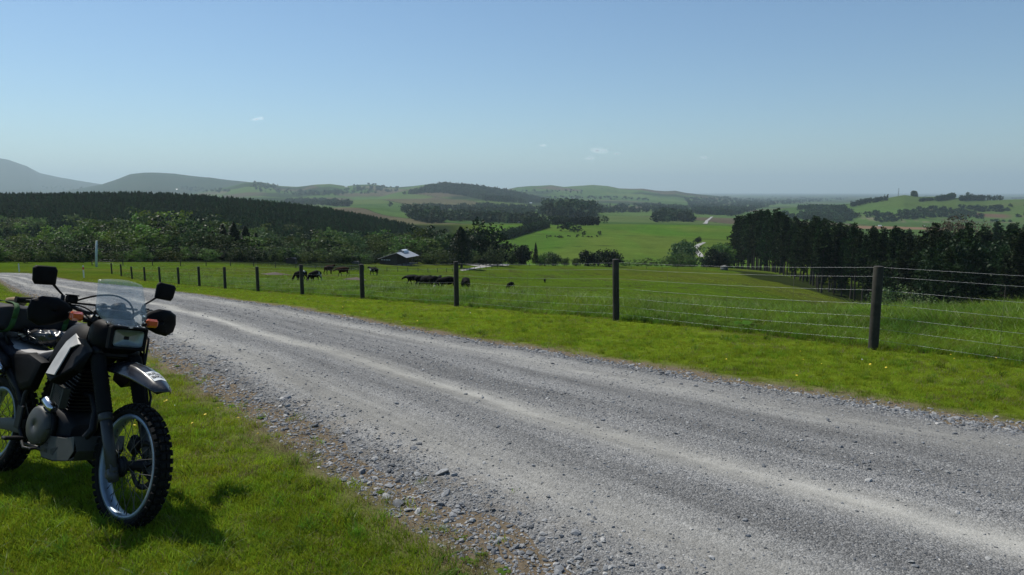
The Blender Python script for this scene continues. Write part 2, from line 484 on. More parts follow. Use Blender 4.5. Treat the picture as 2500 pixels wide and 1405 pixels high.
# base colours of the land (what grows there)
def landcolor(X, Y, Z):
    R = np.hypot(X, Y); px = 1250 + FPX * X / np.maximum(Y, .3)
    n1 = fbm(X / 9, Y / 9, 4); n2 = fbm(X / 60 + 5, Y / 60, 4)
    C = np.zeros(X.shape + (3,))
    def put(mask, col):
        m = np.clip(mask, 0, 1)[..., None]; C[:] = C * (1 - m) + np.array(col) * m
    put(np.ones(X.shape), (.115, .165, .014))
    put(sstep(.0, .35, n1) * .6, (.14, .17, .024))
    # paddock
    fld = sstep(20, 45, R)
    put(fld, (.064, .108, .010)); put(fld * sstep(-.05, .3, n2 + .4 * n1), (.078, .104, .012)); put(fld * sstep(.15, .5, n1) * .5, (.045, .078, .012)); put(fld * sstep(.1, .4, fbm(X / 22 + 3, Y / 30, 4)) * .6, (.085, .098, .020)); put(fld * sstep(.28, .36, fbm(X / 3.1, Y / 3.1, 3)) * .7 * (1 - sstep(250, 300, R)), (.050, .055, .020))
    bfd = (X - FA[0]) * FN[0] + (Y - FA[1]) * FN[1]; put(sstep(.1, .6, bfd) * (1 - sstep(6, 14, bfd)) * (1 - sstep(60, 80, R)) * .6, (.035, .062, .008))  # ground under the long grass darkened to paint in its shadowed gaps
    put(np.exp(-((bfd - .25) / .28) ** 2) * (1 - sstep(40, 60, R)) * sstep(-.1, .15, fbm(X / .7, Y / .7, 3)), (.075, .055, .035))
    # scrub and plantation floor
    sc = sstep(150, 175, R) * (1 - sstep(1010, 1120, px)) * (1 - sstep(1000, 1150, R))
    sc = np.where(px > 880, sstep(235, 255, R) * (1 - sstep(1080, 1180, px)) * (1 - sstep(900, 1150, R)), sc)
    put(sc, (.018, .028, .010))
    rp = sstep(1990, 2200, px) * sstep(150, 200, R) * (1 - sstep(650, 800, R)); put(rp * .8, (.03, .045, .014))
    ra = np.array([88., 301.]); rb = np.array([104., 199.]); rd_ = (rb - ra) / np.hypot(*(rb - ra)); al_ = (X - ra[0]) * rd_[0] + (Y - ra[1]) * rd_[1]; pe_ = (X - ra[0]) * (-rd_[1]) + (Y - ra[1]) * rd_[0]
    put(sstep(-1, 3, pe_ + 9 * n1) * (1 - sstep(22, 34, pe_)) * sstep(-8, 0, al_) * (1 - sstep(106, 120, al_)), (.024, .034, .010))  # wood floor along the pine row, darkened to paint in the row's shadow
    # bright green mid paddock
    gp = sstep(330, 380, R) * (1 - sstep(950, 1050, R)) * sstep(1130, 1220, px) * (1 - sstep(1830, 1900, px))
    put(gp, (.066, .140, .018)); put(gp * sstep(-.3, .4, fbm(X / 70, Y / 160, 3)), (.096, .142, .026)); put(gp * sstep(.02, .06, np.sin(X / 38 + 2.2 * fbm(X / 160, Y / 160, 3)) * np.sin(Y / 120 + X / 200)) * .5, (.085, .120, .024)); put(gp * np.exp(-((Y - 520 - 60 * np.sin(X / 70.) + .25 * X) / 2.5) ** 2) * .8, (.030, .045, .014)); put(gp * np.exp(-((Y - 660 - 35 * np.sin(X / 55. + 1)) / 3.0) ** 2) * .6, (.035, .055, .016)); put(gp * sstep(.0, .3, fbm(X / 120 + 9, Y / 200, 3)) * .6, (.055, .120, .018))
    # far farmland : patchwork of fields
    far = sstep(950, 1150, R)
    cs = 260.0 + 0 * X
    gx = X * .93 + Y * .37 + 60 * fbm(X / 900, Y / 900, 2); gy = -X * .37 + Y * .93 + 60 * fbm(X / 800 + 4, Y / 800, 2)
    a = np.floor(gx / 330).astype(int); b = np.floor((gy + (_perm[a & 255, 7] * 300)) / 480).astype(int)
    h = _perm[(a * 7 + 3) & 255, (b * 13 + 5) & 255]
    pal = .8 * np.array([(.085, .150, .040), (.070, .130, .034), (.110, .160, .050), (.135, .125, .070), (.080, .140, .036), (.060, .115, .032), (.12, .10, .065), (.095, .155, .042)])
    fc = pal[(h * 7.999).astype(int)] * (1 + .25 * fbm(X / 150, Y / 150, 3))[..., None]
    C[:] = C * (1 - far[..., None]) + fc * far[..., None]
    fx = np.abs((gx / 330) % 1 - .5); hedge = (fx > .485) & (h > .35)
    put(far * hedge, (.02, .035, .014))
    woods = far * sstep(.16, .26, fbm(X / 700 + 31, Y / 520, 4)) * sstep(2600, 3600, R)
    put(woods * .9, (.022, .036, .016))
    plain = sstep(5200, 8000, R) * sstep(1560, 1700, px)
    put(plain * sstep(-.15, .1, fbm(X / 1400, Y / 500, 4)) * .9, (.028, .042, .022))
    # named dark covers on hills
    hd = lambda yc, wf, x0, x1: sstep(yc - wf, yc - wf * .7, R) * (1 - sstep(yc + 900, yc + 1200, R)) * sstep(x0, x0 + 30, px) * (1 - sstep(x1 - 30, x1, px))
    put(hd(4900, 620, 1075 - 25, 1345) * sstep(-.45, -.2, fbm(X / 240, Y / 240, 3)), (.020, .034, .016))
    put(sstep(6400, 7400, R) * (1 - sstep(640, 760, px)) * .9, (.026, .040, .020))
    put(sstep(9500, 10500, R) * (1 - sstep(700, 820, px)) * .9, (.034, .045, .026))
    # scarp on the right tableland
    t = (R - 2650) / 620
    cl = np.exp(-((t + .80) / .085) ** 2) * sstep(2040, 2130, px)
    put(cl * sstep(-.12, .1, fbm(X / 26, Z / 9, 4)) * .85, (.19, .165, .115))
    put(cl * sstep(.05, .22, fbm(X / 40 + 8, Z / 12, 4)), (.03, .04, .02))
    red = sstep(-.52, -.47, t) * (1 - sstep(-.38, -.33, t)) * sstep(2230, 2270, px) * (1 - sstep(2440, 2480, px)); put(red, (.14, .085, .065))
    tan = sstep(1500, 1560, R) * (1 - sstep(1680, 1740, R)) * sstep(2050, 2090, px) * (1 - sstep(2290, 2330, px)); put(tan, (.20, .13, .085))
    top = sstep(-.45, -.3, t) * (1 - sstep(.8, 1.0, t)) * sstep(2090, 2180, px); put(top * .75 * (1 - red), (.075, .115, .032))
    und = sstep(-1.5, -1.3, t) * (1 - sstep(-.95, -.85, t)) * sstep(2080, 2150, px); put(und * .7, (.05, .088, .026))
    return C
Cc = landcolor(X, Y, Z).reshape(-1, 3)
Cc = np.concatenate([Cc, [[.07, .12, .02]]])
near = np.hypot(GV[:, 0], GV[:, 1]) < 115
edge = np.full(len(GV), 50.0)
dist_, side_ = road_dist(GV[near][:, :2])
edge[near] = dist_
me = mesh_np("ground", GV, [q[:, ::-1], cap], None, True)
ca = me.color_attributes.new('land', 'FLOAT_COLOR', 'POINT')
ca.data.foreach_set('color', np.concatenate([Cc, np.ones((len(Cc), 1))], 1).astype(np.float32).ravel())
ea = me.attributes.new('edge', 'FLOAT', 'POINT'); ea.data.foreach_set('value', edge.astype(np.float32))
sa = me.attributes.new('lside', 'FLOAT', 'POINT')
sd2 = np.zeros(len(GV)); sd2[near] = side_; sa.data.foreach_set('value', sd2.astype(np.float32))
# which way do the faces point?
m, nt_, b = newmat("ground")
P = geo(nt_)
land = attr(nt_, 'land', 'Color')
n1 = noise(nt_, 55, 6, .75, P); n2 = noise(nt_, 6, 5, .65, P); n3 = noise(nt_, 1.1, 5, .65, P); n4 = noise(nt_, .06, 6, .7, P)
k = mixc(nt_, 1.0, land, ramp(nt_, n1.outputs[0], [(.3, .45), (.7, 1.4)]).outputs[0], 'MULTIPLY')
k = mixc(nt_, 1.0, k, ramp(nt_, n2.outputs[0], [(.3, .72), (.7, 1.25)]).outputs[0], 'MULTIPLY')
k = mixc(nt_, 1.0, k, ramp(nt_, n3.outputs[0], [(.32, .74), (.68, 1.2)]).outputs[0], 'MULTIPLY')
k = mixc(nt_, 1.0, k, ramp(nt_, n4.outputs[0], [(.3, .8), (.7, 1.18)]).outputs[0], 'MULTIPLY')
ed = attr(nt_, 'edge')
e2 = math_(nt_, 'ADD', ed, math_(nt_, 'MULTIPLY_ADD', n3.outputs[0], -.9, .45))
e2 = math_(nt_, 'ADD', e2, math_(nt_, 'MULTIPLY_ADD', n2.outputs[0], -.5, .25))
dirt = ramp(nt_, e2, [(.05, 1), (.42, 0)])
dcol = ramp(nt_, n1.outputs[0], [(.3, (.11, .085, .055)), (.7, (.23, .185, .13))])
k = mixc(nt_, dirt.outputs[0], k, dcol.outputs[0])
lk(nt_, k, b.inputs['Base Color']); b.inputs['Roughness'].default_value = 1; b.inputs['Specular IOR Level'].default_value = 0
bump(nt_, n1.outputs[0], .6, .03, b)
me.materials.append(m)
ground = obj("ground", me); tag(ground, kind='structure')

# ---------------------------------------------------------------- gravel road
NA, NC = 1500, 150
tt = np.linspace(0, 1, 600)
mid = (RL + RR) / 2; dmid = np.hypot(mid[:, 0], mid[:, 1])
seg = np.hypot(*np.diff(mid, axis=0).T); wgt = seg / np.maximum(dmid[1:], 2.5)
cum = np.concatenate([[0], np.cumsum(wgt)]); ta = np.interp(np.linspace(0, cum[-1], NA), cum, tt)
El = np.stack([np.interp(ta, tt, RL[:, i]) for i in (0, 1)], 1); Er = np.stack([np.interp(ta, tt, RR[:, i]) for i in (0, 1)], 1)
vv = np.linspace(-.06, 1.06, NC)
PX = El[:, None, :] * (1 - vv[None, :, None]) + Er[:, None, :] * vv[None, :, None]
rx, ry = PX[..., 0], PX[..., 1]
wid = np.hypot(*(Er - El).T)[:, None]
ein = np.minimum(vv, 1 - vv)[None, :] * wid
TR = [.15, .41, .82]
def roadz(rx, ry, v, ein):
    rag = .55 * fbm(rx / .9, ry / .9, 3) + .28 * fbm(rx / .22, ry / .22, 3)
    z = -.05 + .075 * sstep(-.12, .5, ein + rag * .55)
    z = z - .014 * sum(np.exp(-((v + .02 * fbm(rx / 6, ry / 6, 2) - c) / .045) ** 2) for c in TR) + .02 * np.exp(-((v - .06) / .05) ** 2) + .022 * np.exp(-((v - .95) / .04) ** 2)
    z = z + .012 * fbm(rx / .35, ry / .35, 3)
    return z + .05 * np.sin(np.clip(v, 0, 1) * math.pi)
rz = terr(rx, ry) + roadz(rx, ry, vv[None, :], ein)
V = np.stack([rx, ry, rz], -1).reshape(-1, 3)
i2, j2 = np.meshgrid(np.arange(NA - 1), np.arange(NC - 1), indexing='ij')
F = np.stack([i2 * NC + j2, i2 * NC + j2 + 1, (i2 + 1) * NC + j2 + 1, (i2 + 1) * NC + j2], -1).reshape(-1, 4)
me = mesh_np("road", V, F, None, True)
uv = me.attributes.new('across', 'FLOAT', 'POINT'); uv.data.foreach_set('value', np.broadcast_to(vv[None, :], rx.shape).astype(np.float32).ravel())
sl = np.concatenate([[0], np.cumsum(np.hypot(*np.diff((El + Er) / 2, axis=0).T))])
al = me.attributes.new('along', 'FLOAT', 'POINT'); al.data.foreach_set('value', np.broadcast_to(sl[:, None], rx.shape).astype(np.float32).ravel())
m, nt_, b = newmat("gravel_surface")
P = geo(nt_)
v_ = attr(nt_, 'across'); a_ = attr(nt_, 'along')
cx = nt_.nodes.new('ShaderNodeCombineXYZ'); lk(nt_, math_(nt_, 'MULTIPLY', v_, 14), cx.inputs[0]); lk(nt_, math_(nt_, 'MULTIPLY', a_, .22), cx.inputs[1])
st = noise(nt_, 1.0, 5, .65, cx.outputs[0]); wv = noise(nt_, .35, 3, .5, P)
vw = math_(nt_, 'MULTIPLY_ADD', math_(nt_, 'SUBTRACT', wv.outputs[0], .5), .07, v_)
nf = noise(nt_, 38, 6, .8, P); ng = noise(nt_, 140, 3, .7, P); nm = noise(nt_, 3.2, 5, .7, P)
vo = nt_.nodes.new('ShaderNodeTexVoronoi'); vo.inputs['Scale'].default_value = 105; lk(nt_, P, vo.inputs['Vector'])
vo2 = nt_.nodes.new('ShaderNodeTexVoronoi'); vo2.inputs['Scale'].default_value = 38; lk(nt_, P, vo2.inputs['Vector'])
base = ramp(nt_, nf.outputs[0], [(.25, (.120, .120, .117)), (.5, (.205, .205, .200)), (.78, (.34, .335, .325))]).outputs[0]
vs = nt_.nodes.new('ShaderNodeSeparateColor'); lk(nt_, vo.outputs['Color'], vs.inputs[0])
base = mixc(nt_, .5, base, ramp(nt_, vs.outputs[0], [(0, (.06, .06, .062)), (.55, (.20, .20, .197)), (1, (.43, .425, .41))]).outputs[0])
# wheel tracks: packed pale dust
def band(c, wd):
    d = math_(nt_, 'ABSOLUTE', math_(nt_, 'SUBTRACT', vw, c)); return ramp(nt_, d, [(0, 1), (wd, 0)]).outputs[0]
tr = math_(nt_, 'MAXIMUM', math_(nt_, 'MAXIMUM', math_(nt_, 'MULTIPLY', band(.17, .10), .68), band(.405, .062)), math_(nt_, 'MULTIPLY', band(.79, .12), .62))
tr = math_(nt_, 'MULTIPLY', tr, ramp(nt_, nm.outputs[0], [(.3, .6), (.6, 1)]).outputs[0])
dust = ramp(nt_, nf.outputs[0], [(.3, (.32, .31, .275)), (.7, (.46, .448, .405))]).outputs[0]
base = mixc(nt_, math_(nt_, 'MULTIPLY', tr, .85), base, dust)
base = mixc(nt_, 1.0, base, ramp(nt_, st.outputs[0], [(.32, .70), (.68, 1.22)]).outputs[0], 'MULTIPLY')
# brown fines at both edges
eb = math_(nt_, 'MAXIMUM', ramp(nt_, vw, [(0.0, 1), (.17, 0)]).outputs[0], ramp(nt_, vw, [(.90, 0), (1, 1)]).outputs[0])
eb = math_(nt_, 'MULTIPLY', eb, ramp(nt_, nm.outputs[0], [(.48, 0), (.62, 1)]).outputs[0])
base = mixc(nt_, math_(nt_, 'MULTIPLY', eb, .8), base, (.19, .16, .12))
lk(nt_, base, b.inputs['Base Color']); b.inputs['Roughness'].default_value = .95; b.inputs['Specular IOR Level'].default_value = .04
hh = math_(nt_, 'ADD', math_(nt_, 'MULTIPLY', vo.outputs['Distance'], -1.0), math_(nt_, 'MULTIPLY', vo2.outputs['Distance'], -.8))
hh = math_(nt_, 'ADD', hh, nf.outputs[0])
bb_ = bump(nt_, hh, .75, .012, b); lk(nt_, math_(nt_, 'MULTIPLY_ADD', tr, -.5, .75), bb_.inputs['Strength'])
me.materials.append(m)
road = obj("road", me); tag(road, kind='structure')

# ---------------------------------------------------------------- instancing of uncountable stuff
def hidden_coll(name, objs):
    c = bpy.data.collections.new(name)
    for o in objs:
        for k in list(o.users_collection): k.objects.unlink(o)
        c.objects.link(o)
    return c
def scatter(name, P, rot, scl, idx, coll, label=None, cat=None):
    """one object that lays many copies of the collection's meshes on given points"""
    me = bpy.data.meshes.new(name); me.vertices.add(len(P)); me.vertices.foreach_set('co', np.asarray(P, np.float32).ravel())
    me.attributes.new('rot', 'FLOAT_VECTOR', 'POINT').data.foreach_set('vector', np.asarray(rot, np.float32).ravel())
    me.attributes.new('scl', 'FLOAT_VECTOR', 'POINT').data.foreach_set('vector', np.asarray(scl, np.float32).ravel())
    me.attributes.new('idx', 'INT', 'POINT').data.foreach_set('value', np.asarray(idx, np.int32))
    o = obj(name, me)
    g = bpy.data.node_groups.new(name, 'GeometryNodeTree')
    g.interface.new_socket('Geometry', in_out='INPUT', socket_type='NodeSocketGeometry')
    g.interface.new_socket('Geometry', in_out='OUTPUT', socket_type='NodeSocketGeometry')
    N = g.nodes; gi = N.new('NodeGroupInput'); go = N.new('NodeGroupOutput')
    ci = N.new('GeometryNodeCollectionInfo'); ci.inputs['Collection'].default_value = coll
    ci.inputs['Separate Children'].default_value = True; ci.inputs['Reset Children'].default_value = True
    ip = N.new('GeometryNodeInstanceOnPoints'); ip.inputs['Pick Instance'].default_value = True
    def na(nm, ty):
        a = N.new('GeometryNodeInputNamedAttribute'); a.data_type = ty; a.inputs['Name'].default_value = nm; return a.outputs[0]
    L = g.links.new
    L(gi.outputs[0], ip.inputs['Points']); L(ci.outputs[0], ip.inputs['Instance'])
    L(na('idx', 'INT'), ip.inputs['Instance Index'])
    e = N.new('FunctionNodeEulerToRotation'); L(na('rot', 'FLOAT_VECTOR'), e.inputs[0]); L(e.outputs[0], ip.inputs['Rotation'])
    L(na('scl', 'FLOAT_VECTOR'), ip.inputs['Scale']); L(ip.outputs[0], go.inputs[0])
    md = o.modifiers.new('scatter', 'NODES'); md.node_group = g
    tag(o, label, cat, kind='stuff')
    return o

# stones
def stone(i):
    r = np.random.default_rng(50 + i)
    bpy_ = []
    t = (1 + 5 ** .5) / 2
    V = np.array([(-1,t,0),(1,t,0),(-1,-t,0),(1,-t,0),(0,-1,t),(0,1,t),(0,-1,-t),(0,1,-t),(t,0,-1),(t,0,1),(-t,0,-1),(-t,0,1)], float) / 1.9
    F = [(0,11,5),(0,5,1),(0,1,7),(0,7,10),(0,10,11),(1,5,9),(5,11,4),(11,10,2),(10,7,6),(7,1,8),(3,9,4),(3,4,2),(3,2,6),(3,6,8),(3,8,9),(4,9,5),(2,4,11),(6,2,10),(8,6,7),(9,8,1)]
    V = V * (1 + r.uniform(-.28, .28, (12, 1))) * np.array([1, r.uniform(.6, .9), r.uniform(.35, .6)])
    o = bpy.data.objects.new(f"stone", mesh_np("stone", V, np.array(F), STONE)); return o
m, nt_, b = newmat("stone"); STONE = m
oi = nt_.nodes.new('ShaderNodeObjectInfo'); nn = noise(nt_, 3, 4, .6, tco(nt_))
cc = ramp(nt_, oi.outputs['Random'], [(0, (.085, .090, .096)), (.35, (.16, .168, .176)), (.7, (.235, .24, .245)), (.9, (.31, .31, .30)), (1, (.44, .43, .41))])
lk(nt_, mixc(nt_, 1.0, cc.outputs[0], ramp(nt_, nn.outputs[0], [(.3, .75), (.7, 1.2)]).outputs[0], 'MULTIPLY'), b.inputs['Base Color']); b.inputs['Roughness'].default_value = .8
stones = hidden_coll('stones', [stone(i) for i in range(8)])
def scatter_road(n, smin, smax, vfun):
    # sample evenly per unit of picture: probability falls with the square of distance
    ti = rng.random(n * 5) * cum[-1]; t = np.interp(ti, cum, tt)
    v = rng.random(n * 5) * 1.08 - .04
    keep = rng.random(n * 5) < vfun(v, t)
    t, v = t[keep], v[keep]
    d = np.interp(t, tt, dmid)
    keep = rng.random(len(t)) < np.clip(6.0 / d, .02, 1)
    t, v = t[keep][:n], v[keep][:n]
    e0 = np.stack([np.interp(t, tt, RL[:, i]) for i in (0, 1)], 1); e1 = np.stack([np.interp(t, tt, RR[:, i]) for i in (0, 1)], 1)
    P = e0 * (1 - v[:, None]) + e1 * v[:, None]
    return P, v, t, np.hypot(*(e1 - e0).T)
def vf_loose(v, t):
    s = .15 + .75 * np.exp(-((v - .02) / .08) ** 2) + .8 * np.exp(-((v - .955) / .045) ** 2) + .42 * np.exp(-((v - .54) / .07) ** 2) + .16 * np.exp(-((v - .29) / .05) ** 2)
    s -= .10 * np.exp(-((v - .41) / .04) ** 2)
    return np.clip(s, .02, 1)
P, v, t, wd = scatter_road(95000, 0, 0, vf_loose)
ein_ = np.minimum(v, 1 - v) * wd
pz = terr(P[:, 0], P[:, 1]) + roadz(P[:, 0], P[:, 1], v, ein_)
n = len(P)
s = .0034 * np.exp(rng.normal(0, .5, n)) * (1 + .75 * np.exp(-((v - .02) / .10) ** 2) + .8 * np.exp(-((v - .955) / .06) ** 2)) * (1 + .06 * np.hypot(P[:, 0], P[:, 1]))
s = np.minimum(s, .03)
big = rng.random(n) < .012; s = np.where(big, s * 1.9, s)
gr = terr(P[:, 0], P[:, 1]) 
pz = np.maximum(pz, gr) + s * .15
scatter("gravel", np.stack([P[:, 0], P[:, 1], pz], 1), np.stack([rng.normal(0, .25, n), rng.normal(0, .25, n), rng.random(n) * 6.28], 1), np.repeat(s[:, None], 3, 1) * 1.0, rng.integers(0, 8, n), stones)

# ---------------------------------------------------------------- grass
def tuft(name, nb, rad, h, wdt, mat, seed, lean=.5, segs=3):
    r = np.random.default_rng(seed); V = []; F = []
    for i in range(nb):
        a = r.random() * 6.28; rr_ = rad * math.sqrt(r.random()); x0, y0 = rr_ * math.cos(a), rr_ * math.sin(a)
        hb = h * r.uniform(.45, 1.15); ln = lean * r.uniform(.2, 1.3) * hb; da = r.random() * 6.28; wa = r.random() * 6.28
        wx, wy = math.cos(wa) * wdt / 2, math.sin(wa) * wdt / 2; b0 = len(V)
        for k in range(segs + 1):
            t_ = k / segs; w_ = (1 - t_ ** 1.6); cx_ = x0 + math.cos(da) * ln * t_ * t_; cy_ = y0 + math.sin(da) * ln * t_ * t_; cz_ = hb * (t_ - .25 * lean * t_ * t_)
            if k == segs: V.append((cx_, cy_, cz_))
            else: V += [(cx_ - wx * w_, cy_ - wy * w_, cz_ - .004 * (k == 0)), (cx_ + wx * w_, cy_ + wy * w_, cz_ - .004 * (k == 0))]
        for k in range(segs - 1): F.append((b0 + 2 * k, b0 + 2 * k + 1, b0 + 2 * k + 3, b0 + 2 * k + 2))
        F.append((b0 + 2 * segs - 2, b0 + 2 * segs - 1, b0 + 2 * segs, b0 + 2 * segs))
    F4 = np.array([f for f in F if f[2] != f[3]]); F3 = np.array([f[:3] for f in F if f[2] == f[3]])
    return bpy.data.objects.new(name, mesh_np(name, V, [F4, F3], mat))
G1 = leafmat('grass_blade', (.16, .235, .015), (.28, .35, .024), .5, .5, 1.3, .28, .08)
G2 = leafmat('grass_dry', (.20, .155, .075), (.28, .22, .12), .6, .4, 1.3, .3, .2)
G3 = leafmat('grass_rank', (.075, .145, .012), (.20, .29, .022), .42, .5, .5, .5, .25)
G4 = leafmat('weed_leaf', (.05, .10, .010), (.10, .17, .018), .6, .35, 2.0, .3, .05)
lawn = hidden_coll('lawn_tufts', [tuft('tuft', 26, .05, .042, .0032, G1, 100 + i, .8, 2) for i in range(5)] + [tuft('tuft', 14, .05, .036, .0026, G2, 110 + i, 1.0, 2) for i in range(2)] + [tuft('tuft', 12, .04, .065, .0034, G1, 120 + i, .6, 3) for i in range(2)])
rank = hidden_coll('rank_tufts', [tuft('tuft', 26, .10, .25, .008, G3, 130 + i, .9, 4) for i in range(5)] + [tuft('tuft', 7, .08, .32, .004, G2, 140, .8, 4)])
def leafy(seed, n=9, R=.09):
    r = np.random.default_rng(seed); V = []; F = []
    for i in range(n):
        a = 6.28 * i / n + r.normal(0, .3); L = R * r.uniform(.7, 1.2); w_ = L * .27; el = r.uniform(.15, .7); b0 = len(V)
        d = np.array([math.cos(a) * math.cos(el), math.sin(a) * math.cos(el), math.sin(el)]); sd_ = np.array([-math.sin(a), math.cos(a), 0])
        for t_, q_ in ((.05, .2), (.35, .8), (.7, 1), (1.0, .1)):
            c_ = d * L * t_ - np.array([0, 0, .35 * L * t_ * t_]) + np.array([0, 0, .01]); V += [c_ - sd_ * w_ * q_, c_ + sd_ * w_ * q_]
        for k in range(3): F.append((b0 + 2 * k, b0 + 2 * k + 1, b0 + 2 * k + 3, b0 + 2 * k + 2))
    return bpy.data.objects.new('weed', mesh_np('weed', V, np.array(F), G4))
weeds = hidden_coll('weeds', [leafy(i, 7 + i % 4) for i in range(5)])
def world_pts(n, pxr, rfun, dmin, dmax, power=2.0):
    """points over the ground in view, density falling with distance"""
    u = rng.random(n); a = rng.random(n)
    e = 2 - power
    if abs(e) < 1e-6: r_ = dmin * (dmax / dmin) ** u
    else: r_ = (dmin ** e + u * (dmax ** e - dmin ** e)) ** (1 / e)
    p0 = (pxr[0] - 1250) / FPX; p1 = (pxr[1] - 1250) / FPX
    x = (p0 + (p1 - p0) * a) * r_
    return np.stack([x, r_], 1)
# fence line, needed to tell mown from rank grass
FA = np.array([4.74, 9.2]); FD = np.array([-.581, .815]); FN = np.array([.815, .581])
def beyond_fence(P): return (P - FA) @ FN
def lay(name, P, coll, nmin, smin, smax, dry=None, variants=None, tilt=.15, zoff=0.0, label=None):
    n = len(P); z = terr(P[:, 0], P[:, 1]) + zoff
    s = rng.uniform(smin, smax, n)
    idx = rng.choice(variants[0], n, p=variants[1]) if variants else rng.integers(0, nmin, n)
    if dry is not None: idx = np.where(rng.random(n) < dry, rng.choice([5, 6], n), idx)
    sc_ = np.stack([s * rng.uniform(.9, 1.3, n), s * rng.uniform(.9, 1.3, n), s], 1)
    return scatter(name, np.stack([P[:, 0], P[:, 1], z], 1), np.stack([rng.normal(0, tilt, n), rng.normal(0, tilt, n), rng.random(n) * 6.28], 1), sc_, idx, coll)
# lawn on both sides of the road
A = world_pts(46000, (-1900, 1420), None, 2.3, 14, 2.0)
B_ = world_pts(90000, (-700, 3000), None, 5.0, 60, 1.5)
P = np.concatenate([A, B_]); dr_, ls_ = road_dist(P)
keep = (dr_ > -.06 + .35 * fbm(P[:, 0] / .8, P[:, 1] / .8, 3) + .1) & (beyond_fence(P) < .15)
thin = (dr_ < .45) & (rng.random(len(P)) > np.clip(dr_ / .45, .12, 1)); keep &= ~thin
P = P[keep]; dr_ = dr_[keep]
dry = np.clip(.75 * np.exp(-(dr_ / .32)) + .08 + np.where(ls_[keep], .75, .25) * sstep(.05, .32, fbm(P[:, 0] / 1.6, P[:, 1] / 1.6, 3)), 0, .9)
far_ = np.hypot(P[:, 0], P[:, 1])
A_ = P[(rng.random(len(P)) < .05) & (far_ < 25)]; lay('lawn_stalks', A_, rank, 6, .22, .5)
lawn_o = lay("lawn_grass", P, lawn, 5, .75, 1.35, dry, ([0, 1, 2, 3, 4, 7, 8], [.17, .17, .17, .17, .16, .08, .08]))
# strays on the loose stones
A = world_pts(1500, (200, 1600), None, 2.4, 14, 2.0); dr_, ls_ = road_dist(A)
A = A[(dr_ < 0) & (dr_ > -.6) & ls_ & (fbm(A[:, 0] / .5, A[:, 1] / .5, 3) > .1)]
lay("stray_grass", A, lawn, 5, .5, 1.0, np.full(len(A), .75), ([0, 1, 2, 3, 4], [.2] * 5), zoff=.02)
A = world_pts(1600, (-350, 1500), None, 2.4, 16, 2.0); dr_, ls_ = road_dist(A); A = A[(dr_ > .0) & ls_]
A = A[(fbm(A[:, 0] / .7 + 3, A[:, 1] / .7, 3) > .12)]
lay("lawn_weeds", A, weeds, 5, .22, .55, zoff=.0)
# rank growth beyond the fence
A = world_pts(95000, (-200, 2900), None, 7.0, 75, 1.5); bf = beyond_fence(A); A = A[(bf > .1) & (bf < 34)]; bf = beyond_fence(A)
pxa = 1250 + FPX * A[:, 0] / A[:, 1]
lim = np.interp(pxa, [0, 300, 900, 1200, 1500, 2000, 2500], [7, 5, 9, 13, 17, 20, 24])
A = A[rng.random(len(A)) < np.clip(1.25 - bf / lim, 0, 1)]; bf = beyond_fence(A)
h_ = .6 + 1.1 * sstep(0, 3.0, bf) * (1 + .8 * fbm(A[:, 0] / 1.5, A[:, 1] / 1.5, 3))
n = len(A); z = terr(A[:, 0], A[:, 1]); s = h_ * rng.uniform(.7, 1.15, n)
scatter("long_grass", np.stack([A[:, 0], A[:, 1], z], 1), np.stack([rng.normal(0, .15, n), rng.normal(0, .15, n), rng.random(n) * 6.28], 1), np.stack([s, s, s], 1), np.where(rng.random(n) < .03, 5, rng.integers(0, 5, n)), rank)
A = world_pts(1800, (900, 2900), None, 8.0, 40, 1.5); bf = beyond_fence(A); A = A[(bf > .3) & (bf < 12) & (fbm(A[:, 0] / 1.1 + 3, A[:, 1] / 1.1, 3) > .05)]
lay("rank_weeds", A, weeds, 5, 1.0, 2.0, zoff=.05)
# paddock clumps
A = world_pts(26000, (-50, 2200), None, 40, 230, 1.2); pxa = 1250 + FPX * A[:, 0] / A[:, 1]
A = A[(beyond_fence(A) > 6) & (fbm(A[:, 0] / 6, A[:, 1] / 6, 3) > -.05) & (A[:, 1] < np.interp(pxa, [0, 600, 900, 1250, 1500, 1800, 2150], [110, 150, 205, 235, 285, 300, 190]))]
n = len(A); s = rng.uniform(.35, .9, n)
scatter("paddock_grass", np.stack([A[:, 0], A[:, 1], terr(A[:, 0], A[:, 1])], 1), np.stack([rng.normal(0, .15, n), rng.normal(0, .15, n), rng.random(n) * 6.28], 1), np.stack([s * 2, s * 2, s], 1), rng.integers(0, 5, n), rank)
# dandelions and daisies
def flower(seed, col, R=.011):
    mb = MB(); mb.ring((0, 0, .055), (0, 0, 1), [(R, 0), (R * .7, .004), (0.0005, .006), (0.0005, -.003)], 8); o = mb.build('flower', col); return o
YF = simple('flower_yellow', (.75, .55, .02), .6, var=.1); WF = simple('flower_white', (.75, .75, .70), .6, var=.05)
fl = hidden_coll('flowers', [flower(1, YF), flower(2, YF, .014), flower(3, WF, .009)])
A = world_pts(900, (-100, 2800), None, 2.5, 60, 1.3); dr_, ls_ = road_dist(A); A = A[(dr_ > .25) & (beyond_fence(A) < 5) & (fbm(A[:, 0] / 2 + 3, A[:, 1] / 2, 2) > .0)]
n = len(A); s = rng.uniform(.6, 1.0, n) * (1 + A[:, 1] / 45); scatter("wildflowers", np.stack([A[:, 0], A[:, 1], terr(A[:, 0], A[:, 1])], 1), np.stack([rng.normal(0, .3, n), rng.normal(0, .3, n), rng.random(n)], 1), np.stack([s, s, np.minimum(s, 1.5)], 1), rng.choice([0, 1, 2], n, p=[.5, .35, .15]), fl)

